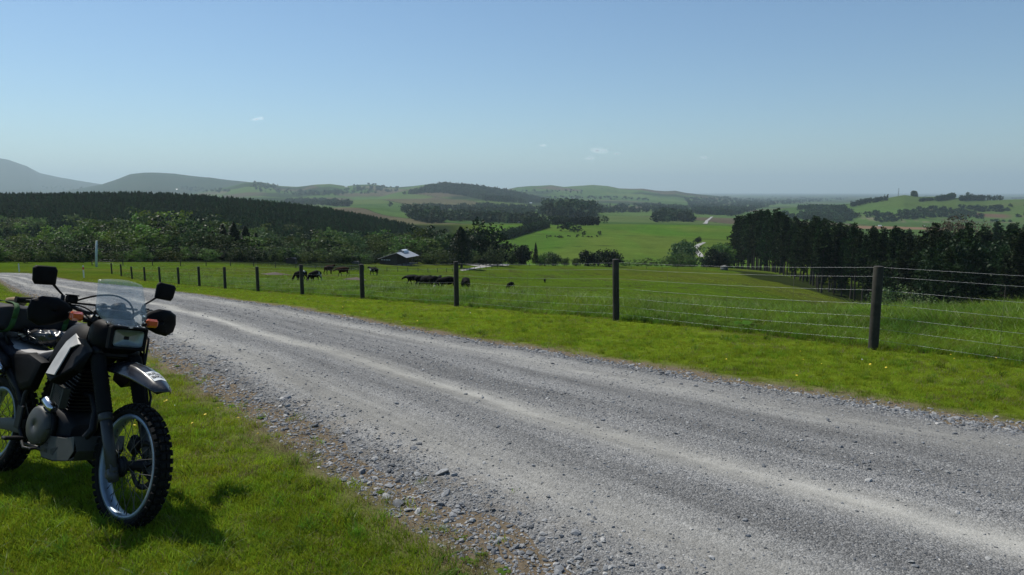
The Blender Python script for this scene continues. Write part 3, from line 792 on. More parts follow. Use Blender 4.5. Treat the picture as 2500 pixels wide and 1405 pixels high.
# ---------------------------------------------------------------- fences
WOOD = simple('weathered_wood', (.030, .027, .020), .85, var=.45, scale=9, bmp=.5)
WIRE = simple('galvanised_wire', (.30, .31, .32), .45, .8, .1)
WIRED = simple('rusty_wire', (.05, .05, .045), .6, .3, .2)
def fence_post(h, r, n=14, seed=0):
    mb = MB(); rr_ = np.random.default_rng(seed); lean = rr_.normal(0, .008, 2)
    pts = [(lean[0] * z_, lean[1] * z_, z_) for z_ in (-.35, 0, h * .5, h - .012, h)]
    mb.tube(pts, [r * 1.03, r * 1.02, r, r * .985, r * .93], n); return mb
def put_fence():
    f = empty('fence', (0, 0, 0)); tag(f, 'post and wire fence running beside the mown verge', 'fence')
    ts = []
    pxs = [2150, 1508, 1113, 881, 733, 624, 543.5, 480.5, 430, 384, 347, 316, 290, 267]
    for i, p in enumerate(pxs):
        a = (p - 1250) / FPX * 1.0; t = (FA[0] - a * FA[1]) / (a * FD[1] - FD[0]); ts.append(t)
    ts = [-11.6, -5.9] + ts
    P = [FA + FD * t for t in ts]
    tops = []
    for i, p in enumerate(P):
        z = float(terr(p[0], p[1])); h = 1.13 + .03 * math.sin(i * 2.3)
        o = fence_post(h, .062 if i < 5 else .072, 14, i).build('post', WOOD, f); o.location = (p[0], p[1], z); tops.append((p, z, h))
        o.rotation_euler = (0, 0, i * 1.3)
    hs = [.12, .27, .43, .60, .78, .96, 1.08]
    off = FN * .078
    for k, hh_ in enumerate(hs):
        mb = MB(); pts = []
        for i, (p, z, h) in enumerate(tops):
            pts.append((p[0] + off[0], p[1] + off[1], z + hh_))
            if i < len(tops) - 1:
                q, z2, _ = tops[i + 1]
                for u in (.25, .5, .75):
                    m_ = p * (1 - u) + q * u; pts.append((m_[0] + off[0], m_[1] + off[1], (z * (1 - u) + z2 * u) + hh_ - .03 * (1 - (2 * u - 1) ** 2)))
        mb.tube(pts, .0013, 5); mb.build('wire', WIRE, f)
    for i in range(len(tops) - 4):
        (p, z, h), (q, z2, _) = tops[i], tops[i + 1]
        for u in ((.26, .5, .76) if i < 9 else (.5,)):
            m_ = p * (1 - u) + q * u; zz = z * (1 - u) + z2 * u
            mb = MB(); mb.tube([(m_[0] + off[0] * 1.02, m_[1] + off[1] * 1.02, zz + .08), (m_[0] + off[0] * 1.02, m_[1] + off[1] * 1.02, zz + .93)], .0016, 5); mb.build('dropper', WIRED, f)
put_fence()
def far_fence(knots, sp, label, h=1.15, r=.07):
    f = empty('fence', (0, 0, 0)); tag(f, label, 'fence')
    P = np.array([hit(*k_)[:2] for k_ in knots]); s = np.concatenate([[0], np.cumsum(np.hypot(*np.diff(P, axis=0).T))])
    n = int(s[-1] / sp); u = np.linspace(0, s[-1], n + 1); X_ = np.interp(u, s, P[:, 0]); Y_ = np.interp(u, s, P[:, 1]); Z_ = terr(X_, Y_)
    o0 = None
    for i in range(n + 1):
        if o0 is None: o0 = fence_post(h, r, 7).build('post', WOOD, f); o = o0
        else: o = o0.copy(); COL.objects.link(o); o.parent = f
        o.location = (X_[i], Y_[i], Z_[i])
    for hh_ in (.3, .65, 1.0):
        mb = MB(); mb.tube(np.stack([X_, Y_ - .07, Z_ + hh_], 1), .004, 4); mb.build('wire', WIRE, f)
far_fence([(225, 648), (420, 650), (655, 653), (860, 660), (1000, 664), (1090, 665)], 4.6, 'fence of dark posts across the paddock in front of the scrub')
far_fence([(1090, 665), (1165, 660), (1240, 652)], 4.0, 'short posts stepping up beside the gravel turning place')
far_fence([(1240, 652), (1400, 651), (1540, 657), (1760, 662)], 7.0, 'low fence along the far edge of the sloping paddock')

# ---------------------------------------------------------------- vegetation meshes
BARK = simple('bark', (.035, .030, .022), .9, var=.35, scale=4, bmp=.4)
def quads(C, N, S, asp, r, tri=False):
    """leaf faces: centres C, normals N, sizes S"""
    n = len(C); t = r.normal(size=(n, 3)); t -= N * (t * N).sum(1)[:, None]; t /= np.linalg.norm(t, axis=1)[:, None] + 1e-9; b_ = np.cross(N, t)
    S = S[:, None]
    V = np.stack([C - t * S, C - b_ * S * asp, C + t * S, C + b_ * S * asp], 1).reshape(-1, 3)
    return V, np.arange(4 * n).reshape(-1, 4)
def blob_crown(seed, ncl, cr, R, nl, ls, zc, shell=.55, asp=.6, up=.0, droop=0.0):
    """leaf clumps spread through an uneven ellipsoid R=(rx,ry,rz) about height zc"""
    r = np.random.default_rng(seed); d = r.normal(size=(ncl, 3)); d /= np.linalg.norm(d, axis=1)[:, None]
    q_ = shell + (1 - shell) * r.random(ncl) ** .6; ph_ = r.random(4) * 6
    lump = 1 + .22 * np.sin(3 * np.arctan2(d[:, 1], d[:, 0]) + ph_[0]) + .16 * np.sin(5 * d[:, 2] + ph_[1] + 2 * d[:, 0])
    c = d * np.array(R) * (q_ * lump)[:, None]; c[:, 2] += zc
    c[:, 2] = np.maximum(c[:, 2], cr * .35)
    cs = cr * r.uniform(.6, 1.25, ncl)
    k = np.repeat(np.arange(ncl), nl); e = r.normal(size=(ncl * nl, 3)); e /= np.linalg.norm(e, axis=1)[:, None]
    C = c[k] + e * (cs[k] * r.random(ncl * nl) ** .4)[:, None] * np.array([1, 1, .72])
    N = e * .7 + r.normal(size=e.shape) * .5 + np.array([0, 0, up]); N /= np.linalg.norm(N, axis=1)[:, None]
    return quads(C, N, ls * r.uniform(.6, 1.4, len(C)), asp, r)
def trunk_mb(h, r0, r1, bend, seed, n=8, limbs=0, hl=.5, ll=2.0):
    rr_ = np.random.default_rng(seed); mb = MB(); a = rr_.random() * 6.28
    pts = [(bend * math.cos(a) * t_ * t_ + .02 * h * math.sin(4 * t_ + a), bend * math.sin(a) * t_ * t_, h * t_ - .4 * (t_ == 0)) for t_ in np.linspace(0, 1, 7)]
    mb.tube(pts, list(np.linspace(r0, r1, 7)), n)
    for i in range(limbs):
        t_ = hl + (1 - hl) * rr_.random() * .8; b0 = np.array([np.interp(t_, np.linspace(0, 1, 7), [p[j] for p in pts]) for j in range(3)])
        a2 = rr_.random() * 6.28; L = ll * rr_.uniform(.6, 1.2) * (1.2 - t_ * .6); rs = r0 * .35 * (1 - t_ * .6)
        e1 = b0 + np.array([math.cos(a2) * L * .5, math.sin(a2) * L * .5, L * .25]); e2 = b0 + np.array([math.cos(a2) * L, math.sin(a2) * L, L * .6])
        mb.tube([b0, e1, e2], [rs, rs * .7, rs * .3], 5)
    return mb
def pine_crown(seed, h, rmax, base, nwh, nt, ls, lean=.3, top='irreg'):
    """whorled limbs carrying upswept needle tufts"""
    r = np.random.default_rng(seed); CC = []; SS = []; NN = []; BV = MB()
    for i in range(nwh):
        t_ = (i + r.random() * .6) / nwh; z0 = h * (base + (1 - base) * t_)
        prof = (math.sin(min(1, (t_ + .12) * 1.9) * 1.57)) * (1 - t_) ** .5 * (1 + .25 * math.sin(t_ * 9 + seed)) if top == 'irreg' else (1 - t_) ** .85
        nb = r.integers(3, 6) if t_ < .93 else 2
        for j in range(nb):
            a = r.random() * 6.28; L = max(.25 * rmax * (1 - t_) + .35, rmax * prof * r.uniform(.55, 1.2)); el = lean + .5 * t_ + r.normal(0, .12)
            d = np.array([math.cos(a) * math.cos(el), math.sin(a) * math.cos(el), math.sin(el)]); b0 = np.array([0, 0, z0])
            if L > 1.4: BV.tube([b0, b0 + d * L * .9], [.07 * h / 25, .02], 3, False)
            ntf = max(2, int(nt * (L / rmax) ** .8))
            for k in range(ntf):
                u = .3 + .7 * (k + r.random()) / ntf; c_ = b0 + d * L * u + r.normal(0, .22 * rmax * .35, 3) + np.array([0, 0, .12 * L * u * u])
                m_ = 9; e = r.normal(size=(m_, 3)); e /= np.linalg.norm(e, axis=1)[:, None]; e[:, 2] = np.abs(e[:, 2]) * .8 - .1
                CC.append(c_ + e * ls * 1.7 * r.uniform(.3, 1.0, (m_, 1))); N_ = np.cross(e, r.normal(size=(m_, 3))); N_ /= np.linalg.norm(N_, axis=1)[:, None] + 1e-9; NN.append(N_); SS.append(ls * r.uniform(.6, 1.3, m_))
    C = np.concatenate(CC); return quads(C, np.concatenate(NN), np.concatenate(SS), .55, r), BV
def simple_conifer(seed, h, R, n, ls):
    """small conifer for a plantation: ragged cone of drooping sprays, trunk included"""
    r = np.random.default_rng(seed); t_ = r.random(n) ** .8; a = r.random(n) * 6.28; q_ = R * (1 - t_) ** .8 * r.uniform(.35, 1.1, n) + .08
    C = np.stack([np.cos(a) * q_, np.sin(a) * q_, h * (.08 + .9 * t_)], 1); N = np.stack([np.cos(a) * .6, np.sin(a) * .6, np.full(n, .8)], 1) + r.normal(0, .35, (n, 3)); N /= np.linalg.norm(N, axis=1)[:, None]
    V, F = quads(C, N, ls * r.uniform(.6, 1.3, n) * (1.15 - .55 * t_), .5, r)
    b0 = len(V); tv = []
    for z_, w_ in ((-.3, .12), (h * .97, .03)):
        for k in range(3): tv.append((w_ * math.cos(k * 2.1), w_ * math.sin(k * 2.1), z_))
    F2 = np.array([(b0 + k, b0 + (k + 1) % 3, b0 + 3 + (k + 1) % 3, b0 + 3 + k) for k in range(3)])
    lead = np.array([[-.12, 0, h * .88], [.12, 0, h * .88], [0, 0, h * 1.06]]); b1 = b0 + 6
    V = np.concatenate([V, tv, lead]); F4 = np.concatenate([F, F2]); F3 = np.array([[b1, b1 + 1, b1 + 2]])
    return V, [F4, F3]
L_PINE = leafmat('pine_needles', (.008, .018, .006), (.030, .056, .016), .6, .2, .45, .3, .08)
L_YPINE = leafmat('young_pine_needles', (.012, .036, .009), (.024, .056, .013), .6, .15, .03, .3, .02)
L_GREEN = leafmat('scrub_leaves', (.042, .080, .016), (.105, .16, .034), .55, .35, .3, .5, .12)
L_DARK = leafmat('dark_leaves', (.009, .020, .006), (.020, .040, .010), .5, .18, .5, .3, .12)
L_GREY = leafmat('flowering_scrub_leaves', (.040, .070, .022), (.075, .115, .040), .55, .25, .4, .35, .1, (.34, .36, .28), .64)
L_LIGHT = leafmat('light_leaves', (.085, .155, .025), (.14, .22, .038), .5, .4, .3, .35, .15)
L_GORSE = leafmat('gorse_leaves', (.025, .048, .010), (.050, .080, .015), .6, .2, .5, .3, .1, (.50, .34, .02), .64)
L_FARM = leafmat('belt_leaves', (.014, .030, .010), (.032, .058, .018), .6, .15, .02, .5, .05)
L_PALE = leafmat('willow_leaves', (.070, .115, .035), (.115, .17, .052), .5, .35, .8, .15, .35)
L_RED = leafmat('bronze_leaves', (.060, .040, .018), (.085, .070, .025), .6, .2, .5, .2, .3)

# mesh library : crowns 1 m high units are real metres at the height given
def lib_blob(nm, seeds, mat, h, R, ncl, cr, nl, ls, zc, **k):
    out_ = []
    for s in seeds:
        V, F = blob_crown(s, ncl, cr, R, nl, ls, zc, **k); out_.append((mesh_np(nm, V, F, mat), h))
    return out_
SH_G = lib_blob('scrub_tree', (1, 2, 3, 4), L_GREEN, 6, (2.7, 2.5, 2.6), 46, .85, 22, .21, 3.2)
SH_D = lib_blob('dark_tree', (5, 6, 7), L_DARK, 7, (2.5, 2.5, 3.2), 48, .9, 22, .22, 3.7)
SH_F = lib_blob('flowering_tree', (8, 9, 10), L_GREY, 5.5, (2.8, 2.6, 2.3), 40, .8, 26, .20, 3.0)
SH_L = lib_blob('light_tree', (11, 12, 13), L_LIGHT, 8, (2.0, 2.0, 3.6), 42, .8, 22, .22, 4.4, shell=.4)
SH_Y = lib_blob('gorse_bush', (14, 15), L_GORSE, 4, (2.4, 2.2, 1.7), 32, .7, 24, .17, 2.0)
SH_B = lib_blob('wood_tree', (21, 22, 23), L_DARK, 18, (5.2, 5.0, 7.0), 95, 1.5, 26, .40, 10.0, shell=.45)
SH_T = []
for s in (16, 17, 18):
    V, F = simple_conifer(s, 11, 2.7, 1500, .42); SH_T.append((mesh_np('fir_tree', V, F, L_DARK), 11))
def stems(h, seed):
    return trunk_mb(h, .11, .04, .4, seed, 5, 3, .3, 1.2)
STEM = []
for s in (1, 2):
    mb = stems(3.5, s); me = bpy.data.meshes.new('trunk'); me.from_pydata(np.concatenate(mb.v).tolist(), [], mb.f); me.materials.append(BARK); STEM.append(me)
def place_tree(name, lib, x, y, h, label, cat, group=None, rz=None, wide=1.0, trunk=True):
    me, h0 = lib[rnd.randrange(len(lib))]; z = float(terr(x, y)); s = h / h0
    if trunk:
        e = empty(name, (x, y, z - .1), rnd.random() * 6.28 if rz is None else rz); e.scale = (s * wide, s * wide, s)
        obj('crown', me, e); obj('trunk', STEM[rnd.randrange(2)], e); tag(e, label, cat, group); return e
    o = obj(name, me); o.location = (x, y, z - .1); o.scale = (s * wide, s * wide, s); o.rotation_euler = (0, 0, rnd.random() * 6.28); tag(o, label, cat, group); return o
def htop(px, Y_, topy):
    g = at(px, Y_); return HC - Y_ * (topy - 467) / FPX * 1.0 - g[2], g

# ---- the scrub band left of the barn
def topline(p): return np.interp(p, [-100, 0, 60, 180, 300, 340, 460, 520, 620, 700, 800, 900, 950, 1000, 1040, 1080, 1130, 1240], [585, 585, 575, 562, 540, 530, 530, 545, 560, 574, 568, 575, 572, 566, 555, 566, 585, 606])
KIND = {'g': ('scrub_tree', SH_G, 'mid green leafy tree in the scrub band beyond the paddock', 'tree', 'green trees of the scrub band'),
        'd': ('dark_tree', SH_D, 'dark rounded tree in the scrub band beyond the paddock', 'tree', 'dark trees of the scrub band'),
        'f': ('flowering_tree', SH_F, 'greyish tree with pale blossom in the scrub band', 'tree', 'pale blossoming trees of the scrub band'),
        'l': ('light_tree', SH_L, 'tall fresh green tree rising from the scrub band', 'tree', 'fresh green trees of the scrub band'),
        'y': ('gorse_bush', SH_Y, 'gorse bush dotted with yellow flowers in the scrub band', 'bush', 'gorse bushes of the scrub band'),
        't': ('fir_tree', SH_T, 'dark pointed conifer standing in the scrub band', 'tree', 'dark conifers of the scrub band')}
def front_Y(p): return np.interp(p, [-100, 0, 300, 600, 860, 940, 1080, 1240], [118, 122, 148, 168, 205, 232, 236, 250])
def scrub(px, Y_, topy, kind, wide=1.0):
    h, g = htop(px, Y_, topy)
    if h < 1.2 or h > 14: return
    nm, lib, lb, ct, gr = KIND[kind]
    zone = 'left of the leaning pole' if px < 236 else 'left of the small hut' if px < 700 else 'between hut and barn' if px < 925 else 'around the barn'
    row = 'front row' if Y_ < front_Y(px) + 12 else 'middle' if Y_ < front_Y(px) + 62 else 'back'
    lb = lb.split(' in the scrub')[0].split(' rising')[0].split(' standing')[0].split(' dotted')[0] + f', {row} scrub {zone}'
    gr = lb
    place_tree(nm, lib, g[0], g[1], h, lb, ct, gr, wide=wide * rnd.uniform(1.0, 1.5), trunk=False)
def front_Y(p): return np.interp(p, [-100, 0, 300, 600, 860, 940, 1080, 1240], [118, 122, 148, 168, 205, 232, 236, 250])
cnt = 0
for layer, (dy, n, lo, hi, kinds) in enumerate([(0, 52, 26, 40, 'gggfyddl'), (22, 50, .62, .9, 'gggffdly'), (46, 46, .86, 1.1, 'gglffdgd'), (85, 44, 1.0, 1.25, 'gllddgf')]):
    for i in range(n):
        px = -90 + (1320) * (i + rnd.random() * .9) / n
        if px > 1235: continue
        Y_ = float(front_Y(px)) + dy + rnd.uniform(-8, 8); base = 640
        tl = float(topline(px))
        if layer == 0: ty = 640 - rnd.uniform(lo, hi) * (.75 if 850 < px < 1050 else 1)
        elif layer == 3: ty = tl - rnd.uniform(-8, 16)
        else: ty = 640 - (640 - tl) * rnd.uniform(lo, hi)
        ks = kinds.replace('l', 'g') if px > 650 else kinds.replace('f', 'g', 1) if px < 400 else kinds
        if px > 640: ks = ks + 'ff'
        scrub(px, Y_, ty, rnd.choice(ks), 1.15 if layer == 0 else 1.0); cnt += 1
for px, Y_, ty, k in [(520, 190, 562, 't'), (545, 196, 545, 't'), (572, 188, 540, 't'), (600, 197, 548, 't'), (625, 200, 566, 't'), (350, 186, 560, 't'), (385, 190, 566, 't'), (455, 230, 522, 'l'), (340, 240, 528, 'l'), (325, 205, 545, 'l'), (440, 210, 545, 'l'), (262, 180, 560, 'l'), (110, 175, 566, 'l'), (180, 165, 590, 'f'), (205, 190, 568, 'l'), (60, 150, 588, 'y'), (100, 160, 585, 't'), (140, 165, 596, 't'), (420, 170, 585, 'd'), (705, 196, 590, 'f'), (760, 205, 580, 'f'), (800, 215, 572, 'd'), (860, 235, 570, 'f'), (930, 260, 573, 'g'), (1000, 280, 552, 'd'), (1015, 290, 541, 'd'), (1035, 285, 545, 'g'), (1062, 280, 556, 'd'), (1085, 275, 560, 'd'), (1000, 262, 585, 'f'), (1050, 262, 590, 'f'), (965, 265, 588, 'f'), (1095, 262, 600, 'f'), (1180, 262, 612, 'g'), (1215, 268, 612, 'y'), (1160, 258, 616, 'g')]:
    scrub(px, Y_, ty, k)
# filler undergrowth
A = rng.random((3400, 2)); pxs_ = -700 + 1940 * A[:, 0]; Ys = front_Y(pxs_) - 3 + 230 * A[:, 1] ** 1.3
P = np.stack([(pxs_ - 1250) / FPX * Ys, Ys], 1); P = P[(pxs_ < 1235 - .4 * (Ys - 200).clip(0))]
n = len(P); uc = hidden_coll('undergrowth_bits', [bpy.data.objects.new('clump', me) for me, _ in (SH_G + SH_D + SH_F + SH_Y)])
s = rng.uniform(.25, .62, n) * (1 + (P[:, 1] - 150) / 500).clip(.8, 1.5)
scatter('undergrowth', np.stack([P[:, 0], P[:, 1], terr(P[:, 0], P[:, 1]) - .3], 1), np.stack([0 * s, 0 * s, rng.random(n) * 6.28], 1), np.stack([s * 1.3, s * 1.3, s], 1), rng.integers(0, 12, n), uc)

# ---- pine plantation on the left hill
YP = []
for s in range(4):
    V, F = simple_conifer(30 + s, 5.6, 2.3, 150, .62); YP.append(mesh_np('pine_tree', V, F, L_YPINE))
gx, gy = np.meshgrid(np.arange(-900, 20, 4.7), np.arange(330, 860, 4.7)); gx = gx.ravel() + rng.uniform(-2.4, 2.4, gx.size); gy = gy.ravel() + rng.uniform(-1.6, 1.6, gy.size)
pp = 1250 + FPX * gx / gy
keep = (pp > -800) & (pp < 1075 - .12 * (gy - 330)) & (gy < 800)
gx, gy, pp = gx[keep], gy[keep], pp[keep]; gz = terr(gx, gy); gh = rng.uniform(.6, 1.4, len(gx)) * (.85 + .3 * fbm(gx / 60, gy / 60, 2))
el = (gz - HC) / gy; order = np.argsort(gy)
# the ones that show largest: nearest, and inside the frame
infr = (pp > -20)
front = [i for i in order if infr[i]][:300]
fs = set(front)
for i in front:
    o = obj('young_pine', YP[i % 4]); o.location = (gx[i], gy[i], gz[i] - .2); o.scale = (gh[i],) * 3; o.rotation_euler = (0, 0, rnd.random() * 6.28)
    tag(o, 'young dark pine in the lowest rows of the hillside plantation', 'tree', 'young pines at the foot of the plantation')
rest = np.array([i for i in range(len(gx)) if i not in fs]); s = gh[rest]
pc = hidden_coll('plantation_bits', [bpy.data.objects.new('young_pine', me) for me in YP])
o = scatter('plantation_forest', np.stack([gx[rest], gy[rest], gz[rest] - .2], 1), np.stack([rng.normal(0, .03, len(s)), rng.normal(0, .03, len(s)), rng.random(len(s)) * 6.28], 1), np.stack([s, s, s], 1), rng.integers(0, 4, len(s)), pc)
# pale scrub showing in the plantation
for i in range(40):
    px = rnd.uniform(-40, 960); Y_ = rnd.uniform(330, 470); scrub(px, Y_, HC and float(467 + (HC - (at(px, Y_)[2] + rnd.uniform(6, 10))) / Y_ * FPX), rnd.choice('lgggl'))

# ---- tall pines on the right
TP = []
for s in range(5):
    (V, F), BV = pine_crown(60 + s, 24, 4.0, (.30, .22, .12, .38, .18)[s], 26, 8, .34)
    cm = mesh_np('crown', V, F, L_PINE)
    tb = trunk_mb(23.6, .34, .06, .5, s, 8); tb.v += BV.v; tb.f += [[i + tb.n for i in f] for f in BV.f]; tb.sm += BV.sm
    me = bpy.data.meshes.new('trunk'); me.from_pydata(np.concatenate(tb.v).tolist(), [], tb.f); me.materials.append(BARK); TP.append((cm, me))
def tall_pine(x, y, h, label, group, wide=1.0, mat=None):
    k = rnd.randrange(5); e = empty('tall_pine', (x, y, float(terr(x, y))), rnd.random() * 6.28); s = h / 24; e.scale = (s * wide, s * wide, s)
    obj('crown', TP[k][0], e); obj('trunk', TP[k][1], e); tag(e, label, 'tree', group)
def ptop(p): return np.interp(p, [1755, 1780, 1800, 1835, 1875, 1905, 1925, 1950, 1985, 2010, 2035, 2060, 2100, 2140, 2200, 2260, 2310, 2350, 2420, 2500, 2700], [530, 506, 503, 502, 503, 520, 533, 530, 528, 535, 542, 545, 552, 556, 556, 556, 548, 542, 545, 545, 540])
E0, E1 = hit(1788, 655)[:2], hit(2165, 762)[:2]
nE = 36
def ORD(i):
    i += 1; return f"{i}{'th' if 10 < i % 100 < 14 else {1: 'st', 2: 'nd', 3: 'rd'}.get(i % 10, 'th')}"
for i in range(nE + 8):
    u = i / nE; p = E0 * (1 - u) + E1 * u + np.array([rnd.uniform(-.6, .6), rnd.uniform(-1, 1)])
    px = 1250 + FPX * p[0] / p[1]
    ty = float(ptop(px)) + rnd.choice((-5, 0, 4, 12, 22, 34)) + rnd.uniform(-4, 6); h = HC - p[1] * (ty - 467) / FPX - float(terr(*p))
    tall_pine(p[0], p[1], max(9, min(h, 30)), f'tall dark pine, {ORD(i)} from the left end of the front row', 'pines in the front row of the shelter wood', rnd.uniform(.8, 1.1))
for i in range(46):     # second and third rows close behind
    u = rnd.random(); p = E0 * (1 - u) + E1 * u + (np.array([.75, .66]) * rnd.choice((7, 12, 18))) + np.array([rnd.uniform(-2, 2), rnd.uniform(-2, 2)])
    px = 1250 + FPX * p[0] / p[1]; ty = float(ptop(px)) + rnd.uniform(-4, 14); h = HC - p[1] * (ty - 467) / FPX - float(terr(*p))
    tall_pine(p[0], p[1], max(9, min(h, 31)), 'tall dark pine behind the front row of the shelter wood', 'pines behind the front row')
n_ = 0
while n_ < 120:
    px = rnd.uniform(2000, 2620); Y_ = rnd.uniform(150, 420) if px > 2180 else rnd.uniform(230, 420)
    if Y_ < np.interp(px, [2000, 2165, 2300, 2620], [240, 205, 150, 140]): continue
    ty = float(ptop(px)) + rnd.uniform(-6, 45) + (60 if Y_ < 200 else 0) * rnd.random(); h, g = htop(px, Y_, ty)
    if h < 8: continue
    n_ += 1
    if rnd.random() < .62: tall_pine(g[0], g[1], min(h, 30), 'dark pine in the deep wood at the right', 'pines in the deep wood', rnd.uniform(.9, 1.3))
    else:
        red = px > 2230 and rnd.random() < .3
        place_tree('wood_tree', SH_B, g[0], g[1], min(h, 24), 'broad dark crowned tree in the deep wood at the right', 'tree', 'broad trees in the deep wood', wide=.85)
for px, Y_, ty in [(2330, 400, 535), (2372, 410, 537), (2420, 420, 558), (2480, 400, 560), (2306, 420, 538)]:
    h, g = htop(px, Y_, ty); V, F = blob_crown(int(px), 80, .7, (2.6, 2.6, 2.8), 26, .13, 4.0); me_ = mesh_np('crown', V, F, L_RED)
    e = empty('bronze_tree', tuple(g), 0); e.scale = (h / 7,) * 3; obj('crown', me_, e); obj('trunk', STEM[0], e); tag(e, 'bronze tinged round tree at the top of the wood', 'tree', 'bronze trees above the wood')
for px, Y_, ty, w_ in [(2182, 84, 706, 1.0), (2236, 74, 708, 1.3)]:
    h, g = htop(px, Y_, ty); V, F = blob_crown(int(px), 90, .7, (2.3, 2.2, 2.1), 50, .075, 2.4, shell=.4); me_ = mesh_np('crown', V, F, L_PALE)
    e = empty('willow_bush', tuple(g), 0); e.scale = (h / 5 * w_, h / 5 * w_, h / 5); obj('crown', me_, e); obj('trunk', STEM[0], e)
    tag(e, 'broad pale green rounded bush in front of the dark wood' if w_ > 1.2 else 'smaller pale green bush just behind the nearest tall post', 'bush')

# ---- single trees round the barn and paddock
def blob_tree(px, Y_, ty, R, ncl, mat, label, name='tree', nl=24, ls=.24, cr=.9, zc=None, dense=1.5, h0=None, wide=1.0, cat='tree', shell=.5):
    h, g = htop(px, Y_, ty); H0 = h0 or (R[2] * 2 + .2); V, F = blob_crown(int(px * 7), int(ncl * dense), cr * 1.25, (R[0], R[1], R[2] * .92), int(nl * 1.3), ls, zc or (H0 * .46), shell=.3); me_ = mesh_np('crown', V, F, mat)
    e = empty(name, tuple(g), 0); s = h / H0; e.scale = (s * wide, s * wide, s); obj('crown', me_, e)
    mb = trunk_mb(H0 * .8, .25, .06, .3, int(px), 8, 4, .35, R[0] * .7); mb.build('trunk', BARK, e); tag(e, label, cat); return e
# teardrop cypress with a bare stem
h, g = htop(1125, 222, 552); r_ = np.random.default_rng(5); nC = 3200; t_ = r_.random(nC) ** .9; a_ = r_.random(nC) * 6.28
prof_ = np.interp(t_, [0, .08, .25, .55, .8, 1], [.45, .85, 1, .78, .42, .06]); q_ = 3.1 * prof_ * r_.uniform(.55, 1.08, nC) * (1 + .12 * np.sin(5 * a_ + 9 * t_))
Cn = np.stack([np.cos(a_) * q_, np.sin(a_) * q_, 1.3 + 8.5 * t_], 1); Nn = np.stack([np.cos(a_), np.sin(a_), np.full(nC, .3)], 1) + r_.normal(0, .4, (nC, 3)); Nn /= np.linalg.norm(Nn, axis=1)[:, None]
V, F = quads(Cn, Nn, .22 * r_.uniform(.6, 1.3, nC), .6, r_); e = empty('cypress_tree', tuple(g), 0); e.scale = (h / 10,) * 3
obj('crown', mesh_np('crown', V, F, L_DARK), e); trunk_mb(8, .32, .08, .1, 3, 8).build('trunk', BARK, e); tag(e, 'dark teardrop cypress with a short bare trunk right of the barn', 'tree')
blob_tree(1168, 262, 543, (4.6, 4.2, 3.4), 90, L_DARK, 'large dark spreading tree behind the teardrop cypress', 'macrocarpa_tree', 26, .26, 1.0)
blob_tree(1208, 268, 585, (3.2, 3.0, 2.2), 50, L_DARK, 'low dark bush at the foot of the large spreading tree', 'bush', cat='bush')
blob_tree(1278, 285, 590, (2.2, 2.2, 3.0), 60, L_DARK, 'dark upright tree at the far edge of the paddock', 'tree')
h, g = htop(1308, 285, 591); o = obj('fir_tree', SH_T[0][0]); o.location = tuple(g); o.scale = (h / 11 * .7, h / 11 * .7, h / 11); tag(o, 'small pointed fir beside the dark upright tree', 'tree')
for i, (px, ty, m_, lb) in enumerate([(1250, 612, L_GORSE, 'brownish bush left of the dark upright tree'), (1330, 615, L_GREEN, 'green bush right of the small pointed fir'), (1352, 617, L_GREY, 'greyish bush at the right end of the fir group'),
        (1436, 608, L_DARK, 'round dark bush alone at the paddock edge'), (1462, 612, L_GREY, 'greyish round bush between two darker ones'), (1488, 605, L_DARK, 'tallest dark bush of the paddock edge group'),
        (1408, 628, L_GREEN, 'low flat bush left of the round dark bush'), (1378, 628, L_GREEN, 'small low bush in the dip of the paddock edge')]):
    Y_ = 292 + 5 * math.sin(i * 2.1); blob_tree(px, Y_, ty, (2.6, 2.4, 2.0), 44, m_, lb, 'bush', 22, .22, .85, cat='bush')
for i, (px, Y_, ty, m_, lb) in enumerate([(1672, 400, 590, L_GREY, 'grey green tree at the left of the winding road'), (1674, 470, 581, L_GREEN, 'green tree at the upper bend of the winding road'), (1664, 375, 608, L_GREY, 'pale scrub tree below the winding road'),
        (1762, 400, 583, L_GREEN, 'green tree right of the winding road'), (1744, 350, 606, L_DARK, 'dark tree hiding the lower end of the winding road'), (1762, 355, 606, L_DARK, 'dark tree beside the left end of the pine row'),
        (1728, 365, 626, L_DARK, 'low dark tree where the winding road ends'), (1690, 355, 627, L_GREEN, 'low bush under the pale scrub tree'), (1782, 420, 585, L_GREEN, 'leafy tree peeping beside the tall pines'), (1704, 590, 577, L_DARK, 'small bush above the bend of the road')]):
    blob_tree(px, Y_, ty, (2.8, 2.6, 2.6), 44, m_, lb, 'tree', 22, .25, .95)
for i, (px, ty) in enumerate([(1560, 634), (1585, 632), (1610, 634), (1635, 628), (1655, 624), (1675, 622), (1505, 630), (1530, 636)]):
    h, g = htop(px, 345, ty)
    if h > .8: place_tree('scrub_bush', SH_G, g[0], g[1], h + .6, 'low scrub bush on the lip beyond the sloping paddock', 'bush', 'scrub on the paddock lip', wide=1.6, trunk=False)

